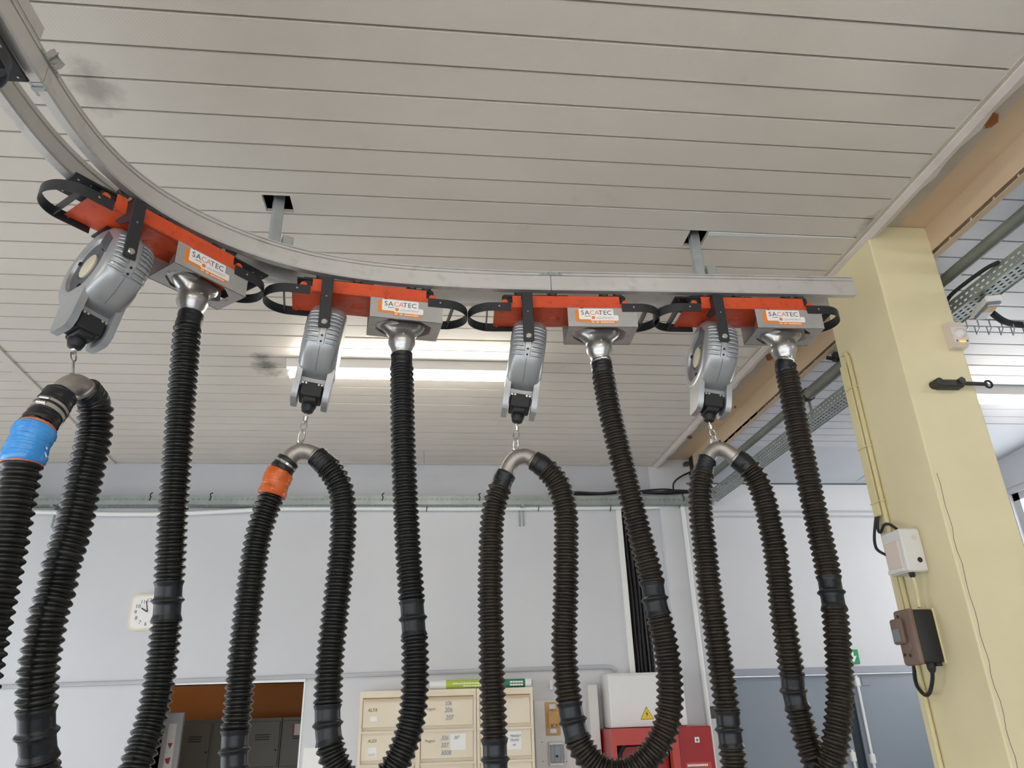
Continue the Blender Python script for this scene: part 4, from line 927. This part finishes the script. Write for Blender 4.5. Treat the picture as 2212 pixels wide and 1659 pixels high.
PAPERS = {(0, 0): [(0.055, 0.105, -0.118, -0.150)], (1, 0): [(0.05, 0.11, -0.10, -0.17)], (1, 1): [(0.21, 0.32, -0.035, -0.14)]}
ca, cb, cc = py(779, 1493, YC), py(1029, 1487, YC), py(1150, 1484, YC)
cabinet('beige two-column flap cabinet with handwritten model numbers', ca.x, cb.x-0.002, 2, cb.z, {(0, 0): [('ALFA', 0.035, -0.088, 0.035, 'ink')], (1, 0): [('AUDI', 0.045, -0.075, 0.030, 'ink'), ('AUDI', 0.052, -0.160, 0.022, 'inkp')], (2, 0): [('BMW', 0.04, -0.088, 0.034, 'ink')],
    (0, 1): [('Peugeot', 0.028, -0.088, 0.026, 'ink'), ('106', 0.165, -0.060, 0.042, 'inkblue'), ('206', 0.165, -0.105, 0.046, 'inkblue'), ('207', 0.172, -0.155, 0.046, 'inkblue')],
    (1, 1): [('Peugeot', 0.028, -0.085, 0.026, 'ink'), ('306', 0.140, -0.075, 0.044, 'inkblue'), ('307', 0.140, -0.122, 0.044, 'inkblue'), ('3008', 0.140, -0.170, 0.044, 'inkblue'), ('207', 0.235, -0.07, 0.03, 'ink')],
    (2, 1): [('Peugeot', 0.028, -0.085, 0.026, 'ink'), ('406', 0.140, -0.080, 0.044, 'inkblue'), ('407', 0.140, -0.130, 0.044, 'inkblue')]})
PAPERS = {(1, 0): [(0.20, 0.30, -0.03, -0.15)]}
cabinet('beige single-column flap cabinet beside the electrical board', cb.x+0.002, cc.x, 1, cc.z, {(1, 0): [('TRANSIT', 0.215, -0.070, 0.024, 'ink'), ('TRAFIC', 0.215, -0.097, 0.024, 'ink'), ('etc', 0.235, -0.125, 0.024, 'ink')], (2, 0): [('I F', 0.20, -0.085, 0.036, 'ink')]})
# cardboard tubes lying on the cabinet
def cardtube(label, xa, xb, z, r, segs, y):
    t = thing('poster_tube', label, 'poster tube', (xa, y, z), 0, 'poster tubes on the flap cabinets')
    for (f0, f1, m_, rr) in segs: make('tube_band', tube([((xb-xa)*f0, 0, r), ((xb-xa)*f1, 0, r)], r*rr, 18), m_, t, True)
    return t
yt_ = YC+0.08
a, b = py(928, 1483, yt_), py(1040, 1478, yt_); e = py(1090, 1475, yt_); f_ = py(1149, 1473, yt_)
t = cardtube('lime green and white poster tube on top of the wide flap cabinet', a.x, py(1068, 1476, yt_).x, cb.z+0.001, 0.032, ((0, 0.17, 'white', 0.95), (0.17, 0.25, 'white', 1.05), (0.25, 1.0, 'lime', 1.0)), yt_)
make('print_mark', join(*[box(0.17+k*0.02, 0.187+k*0.02, -0.0328, -0.032, 0.014+j*0.018, 0.024+j*0.018) for k in range(11) for j in (0, 1) if j or k > 3]), 'paper', t)
t = cardtube('dark green and white poster tube on top of the narrow flap cabinet', py(1072, 1476, yt_).x, f_.x, cc.z+0.001, 0.031, ((0, 0.80, 'dgreen', 1.0), (0.80, 0.98, 'white', 1.06), (0.98, 1.0, 'ink', 0.7)), yt_)
make('print_mark', join(*[box(0.10+k*0.02, 0.117+k*0.02, -0.0318, -0.031, 0.014+j*0.020, 0.026+j*0.020) for k in range(5) for j in (0, 1)]), 'paper', t)
# electrical board
a, b = py(1153, 1513, YW-0.02), py(1243, 1513, YW-0.02)
eb = thing('electrical_board', 'white board carrying a tan fuse holder and a grey switch', 'electrical board', (a.x, YW, 0.6))
make('board', cbox(0, b.x-a.x, -0.02, 0, 0, a.z-0.6, 0.004), 'plastwhite', eb)
def wl(x, y, d_): p = py(x, y, YW-d_); return p.x-a.x, p.z-0.6
x0, z1 = wl(1177, 1517, 0.03); x1, z0 = wl(1211, 1588, 0.03)
fh = make('fuse_holder', join(cbox(x0, x1, -0.032, -0.02, z0, z1, 0.004), cbox(x0+0.015, x1-0.005, -0.062, -0.03, z0+0.075, z1-0.065, 0.006), *[box(x0+0.018+k*0.034, x0+0.034+k*0.034, -0.062, -0.03, z0+0.06, z0+0.078) for k in range(3)]), 'tan', eb)
make('fuse_terminal', cbox(x0+0.028, x1-0.03, -0.048, -0.03, z1-0.052, z1-0.016, 0.004), 'plastwhite', fh); make('fuse_terminal', cbox(x0+0.028, x1-0.03, -0.048, -0.03, z0+0.014, z0+0.050, 0.004), 'plastwhite', fh)
x0, z1 = wl(1185, 1604, 0.06); x1, z0 = wl(1219, 1654, 0.06)
sw = make('switch_enclosure', cbox(x0, x1, -0.085, -0.02, z0, z1, 0.006), 'plastwhite', eb); make('switch_cover', cbox(x0+0.006, x1-0.004, -0.092, -0.08, z0+0.022, z1-0.015, 0.004), 'glassgrey', sw)
make('switch_window', cbox(x0+0.035, x1-0.028, -0.097, -0.09, z0+0.03, z1-0.02, 0.003), 'doorgrey', sw); make('switch_lever', box(x0+0.045, x1-0.05, -0.104, -0.095, z0+0.06, z0+0.075), 'blackmat', sw)
for (sx, sy) in ((1171, 1603), (1173, 1645), (1224, 1645)):
    q0_, q1_ = wl(sx, sy, 0.02); make('screw', lathe([(0, -0.023), (0.004, -0.023), (0.004, -0.02)], 8, 'y'), 'darkgrey', eb, loc=(q0_, 0, q1_))
q0_, q1_ = py(1189, 1490, YW-0.01), py(1240, 1480, YW-0.01)
tag(make('white_conduit', tube([(q0_.x+0.01, YW-0.01, eb.location.z+1.33), (q0_.x+0.01, YW-0.01, 2.0)], 0.012, 8), 'white', None, True), 'short white conduit rising from the electrical board', 'conduit')
# white control cabinet with warning triangle
YE = YW-0.28
a, b, c = py(1312, 1458, YE), py(1474, 1455, YE), py(1312, 1574, YE)
cu = thing('control_cabinet', 'white electrical control cabinet with a yellow warning triangle', 'control cabinet', (a.x, YW, c.z)); w, h = b.x-a.x, a.z-c.z
make('body', cbox(0, w, -0.27, 0, 0, h+0.012, 0.01, 2), 'plastwhite', cu, True)
dr = make('door', cbox(0.004, w-0.004, -0.285, -0.268, 0.004, h-0.006, 0.004), 'white', cu)
tx, tz = py(1398, 1554, YE).x-a.x, py(1398, 1554, YE).z-c.z
tri = lambda r, zo: [(tx-0.87*r, tz-0.0+zo), (tx+0.87*r, tz+zo), (tx, tz+1.5*r+zo)]
make('warning_border', prism(tri(0.060, 0), -0.2858, -0.285, 'y'), 'ink', dr); make('warning_triangle', prism(tri(0.053, 0.0035), -0.2866, -0.2858, 'y'), 'warn', dr)
make('warning_bolt', prism([(tx+0.006, tz+0.062), (tx-0.009, tz+0.036), (tx, tz+0.036), (tx-0.004, tz+0.012), (tx+0.010, tz+0.042), (tx+0.001, tz+0.042)], -0.2874, -0.2866, 'y'), 'ink', dr)
tag(make('duct_panel', cbox(a.x-0.125, a.x-0.05, YW-0.12, YW, 0.0, c.z+h-0.06, 0.004), 'plastwhite'), 'tall narrow white duct panel beside the control cabinet', 'duct')
# red machine below it
YM = YW-0.42
m0, m1, m2 = py(1320, 1575, YM), py(1462, 1572, YM), py(1536, 1573, YM)
rm = thing('red_machine', 'red painted workshop machine with an open front bay', 'machine', (m0.x, YW-0.05, 0)); w1, w2, hh_ = m1.x-m0.x, m2.x-m0.x, m0.z; yb_ = YM-(YW-0.05)
make('cabinet', join(box(0.0, w2, -0.02, 0, 0, hh_-0.01), cbox(w1, w2, yb_, -0.02, 0, hh_, 0.006), box(0.0, w1, yb_+0.06, -0.02, hh_-0.02, hh_-0.004), box(0, 0.02, yb_+0.06, -0.02, 0, hh_-0.02)), 'red', rm)
make('front_frame', join(box(0, w1, yb_-0.012, yb_+0.06, hh_-0.108, hh_), box(0, 0.03, yb_-0.012, yb_+0.06, 0, hh_-0.108), box(w1-0.055, w1, yb_-0.012, yb_+0.06, 0, hh_-0.108)), 'redl', rm)
make('inner_panel', box(0.09, w1-0.055, yb_+0.10, yb_+0.12, 0, hh_-0.125), 'red', rm)
make('inner_hose', tube(spline([(0.10, yb_+0.05, hh_-0.11), (0.06, yb_+0.05, hh_-0.17), (0.05, yb_+0.05, hh_-0.25), (0.06, yb_+0.05, hh_-0.5)], 6), 0.018, 8), 'blackmat', rm, True)
make('status_sticker', cbox(w1+0.125, w1+0.160, yb_-0.0015, yb_, hh_-0.108, hh_-0.072, 0.0004), 'paper', rm); make('status_mark', box(w1+0.135, w1+0.150, yb_-0.0022, yb_-0.0015, hh_-0.100, hh_-0.083), 'green', rm)
make('rating_plate', box(w1+0.04, w2-0.03, yb_-0.0012, yb_, hh_-0.33, hh_-0.235), 'redl', rm)
make('plate_marks', join(*[box(w1+0.05+k*0.014, w1+0.061+k*0.014, yb_-0.002, yb_-0.0012, hh_-0.262, hh_-0.248) for k in range(11)]), 'paper', rm)
# grey wall switch, papers
p = py(1534, 1539, YW-0.05)
gs = thing('wall_switch', 'grey surface switch on the wall above the red machine', 'switch', (p.x, YW, p.z)); make('box', cbox(-0.05, 0.06, -0.055, 0, -0.05, 0.05, 0.006), 'plastwhite', gs); make('rocker', cbox(-0.012, 0.055, -0.068, -0.05, -0.045, 0.045, 0.008), 'darkgrey', gs)
a, b = py(656, 1616, YW-0.01), py(703, 1660, YW-0.01)
tag(make('paper_notice', box(a.x, b.x, YW-0.008, YW, b.z-0.1, a.z), 'paper'), 'white paper notice pinned to the wall beside the doorway', 'notice')
# vertical conduit on the pilaster
x_ = py(1500, 1300, YW-0.09).x
tag(make('wall_conduit', tube([(x_, YW-0.085, 0.3), (x_, YW-0.085, 3.38)], 0.019, 10), 'white', None, True), 'white vertical conduit on the wall pilaster', 'conduit')
# cables in the shaft
rnd = random.Random(3)
pitch_x = (sx1-sx0-0.05)/4; wig = [rnd.uniform(-0.006, 0.006) for _ in range(8)]
for k in range(15):
    cxs, cys = sx0+0.025+pitch_x*(k % 5) + (0.012, -0.004, 0.006)[k//5], YW+0.028+0.048*(k//5)
    pts_ = [(min(sx1-0.016, max(sx0+0.016, cxs+wig[j]+rnd.uniform(-0.004, 0.004))), cys+rnd.uniform(-0.006, 0.006), 1.92+j*(sz1-1.95)/7) for j in range(8)]
    tag(make('shaft_cable', tube(spline(pts_, 5), rnd.choice((0.008, 0.010, 0.012)), 7), 'copper' if k % 6 == 5 else ('darkgrey' if k % 4 == 3 else 'blackmat'), None, True), ('copper brown' if k % 6 == 5 else 'dark grey' if k % 4 == 3 else 'black')+' cable in the open wall shaft', 'cable', 'cables in the wall shaft')
# ================================================================= GREY DOUBLE DOOR
dx0 = py(1578, 1450, YW).x; dz = py(1780, 1441, YW).z; dxm = py(1852, 1560, YW).x; dx1 = 4.9
d2_ = struct('door_2', join(box(dx0, dx1, YW-0.015, YW+T, dz-0.055, dz), box(dx0-0.03, dx0, YW-0.015, YW+T, 0, dz)), 'headgrey', 'blue grey double door with white vertical bolt rods')
for (xa, xb) in ((dx0, dxm-0.05), (dxm+0.035, dx1)):
    make('door_leaf', box(xa, xb, YW+0.03, YW+0.075, 0.01, dz-0.06), 'doorgrey', d2_)
make('door_seal', box(dxm-0.05, dxm+0.035, YW+0.045, YW+0.07, 0.0, dz-0.06), 'doordark', d2_)
for xx, zt_ in ((dxm+0.075, dz-0.07), (dxm-0.085, dz-0.62)):
    rd = make('bolt_rod', tube([(xx, YW+0.012, 0.05), (xx, YW+0.012, zt_)], 0.011, 8), 'white', d2_, True)
    for z_ in (zt_-0.05, zt_-0.62): make('rod_guide', cbox(xx-0.02, xx+0.02, YW-0.004, YW+0.032, z_-0.035, z_+0.035, 0.006), 'white', rd)
p = py(1870, 1470, YW+0.03)
make('tape_residue', join(box(p.x-0.04, p.x-0.036, YW+0.029, YW+0.031, p.z-0.04, p.z+0.03), box(p.x-0.035, p.x+0.03, YW+0.029, YW+0.031, p.z-0.042, p.z-0.038)), 'darkgrey', d2_)
a, b = py(1802, 1404, YW), py(1857, 1434, YW)
ex = thing('exit_sign', 'green emergency exit sign with a white downward arrow over the grey door', 'sign', (a.x, YW, b.z)); w, h = b.x-a.x, a.z-b.z
make('panel', cbox(0, w, -0.014, 0, 0, h, 0.003), 'green', ex)
make('arrow', prism([(w-0.062, h*0.92), (w-0.045, h*0.92), (w-0.045, h*0.50), (w-0.02, h*0.58), (w-0.054, h*0.10), (w-0.095, h*0.52), (w-0.062, h*0.50)], -0.0155, -0.014, 'y'), 'paper', ex)
# ================================================================= ROOM BEHIND THE DOORWAY
YLk = 8.0
lx = [py(x_, 1552, YLk).x for x_ in (392, 462, 532, 606)] ; lz = py(606, 1550, YLk).z
gap = py(614, 1552, YLk).x - lx[3]
units = [(lx[0], lx[1]), (lx[1], lx[2]), (lx[2], lx[3]+gap*0.4), (lx[3]+gap*0.6, lx[3]+gap+0.34)]
names = ['olive grey locker deep in the small room, next to the notice post', 'olive grey locker with a yellow label beside the notice-post locker', 'olive grey locker below the orange wall with a cut padlock mark', 'olive grey locker with a red and white sticker at the doorway edge']
for k, (xa, xb) in enumerate(units):
    t = thing('locker', names[k], 'locker', (xa, YLk+0.45, 0), 0, 'olive grey lockers in the small room'); w = xb-xa
    make('body', box(0, w, -0.43, 0, 0, lz), 'locker', t)
    for (z0_, z1_) in ((lz-0.42, lz-0.03), (lz-0.83, lz-0.44), (lz-1.3, lz-0.85)):
        dd = make('locker_door', cbox(0.012, w-0.012, -0.448, -0.43, z0_, z1_, 0.003), 'locker', t)
        for q_ in range(3): make('vent_slot', box(w*0.3, w*0.7, -0.450, -0.447, z1_-0.12-q_*0.02, z1_-0.112-q_*0.02), 'lockerd', dd)
        make('lock', lathe([(0, -0.456), (0.009, -0.456), (0.009, -0.448)], 10, 'y'), 'lockerd', dd, loc=(w-0.035, 0, z0_+0.14))
        if k in (1, 2) and z0_ < lz-0.43: make('name_label', box(w*0.32, w*0.68, -0.450, -0.448, z1_-0.25, z1_-0.20), 'cream', dd)
    if k == 3: make('sticker', box(0.10, 0.24, -0.4505, -0.448, lz-0.16, lz-0.06), 'paper', t); make('sticker_edge', box(0.10, 0.118, -0.4515, -0.4505, lz-0.16, lz-0.06), 'redink', t)
p0, p1 = py(358, 1540, YW+0.5), py(398, 1540, YW+0.5)
npost = thing('notice_post', 'pale grey upright panel with a white strip and red marks in the doorway', 'panel', (p0.x, YW+0.5, 0)); w = p1.x-p0.x
make('panel', cbox(0, w, 0, 0.05, 0, p0.z, 0.004), 'wallgrey', npost); make('paper_strip', box(w*0.28, w*0.70, -0.002, 0, p0.z-0.46, p0.z-0.08), 'paper', npost)
make('red_mark', prism([(w*0.35, p0.z-0.22), (w*0.62, p0.z-0.22), (w*0.5, p0.z-0.26)], -0.003, -0.002, 'y'), 'redink', npost)
make('red_mark', prism([(w*0.32, p0.z-0.33), (w*0.62, p0.z-0.32), (w*0.55, p0.z-0.37), (w*0.40, p0.z-0.36)], -0.003, -0.002, 'y'), 'redink', npost)
lamp('unseen fluorescent lamp added to brighten the small orange room', -3.0, -2.5, 7.6, 2.9)  # unseen lamp, added because the room behind the doorway was too dark
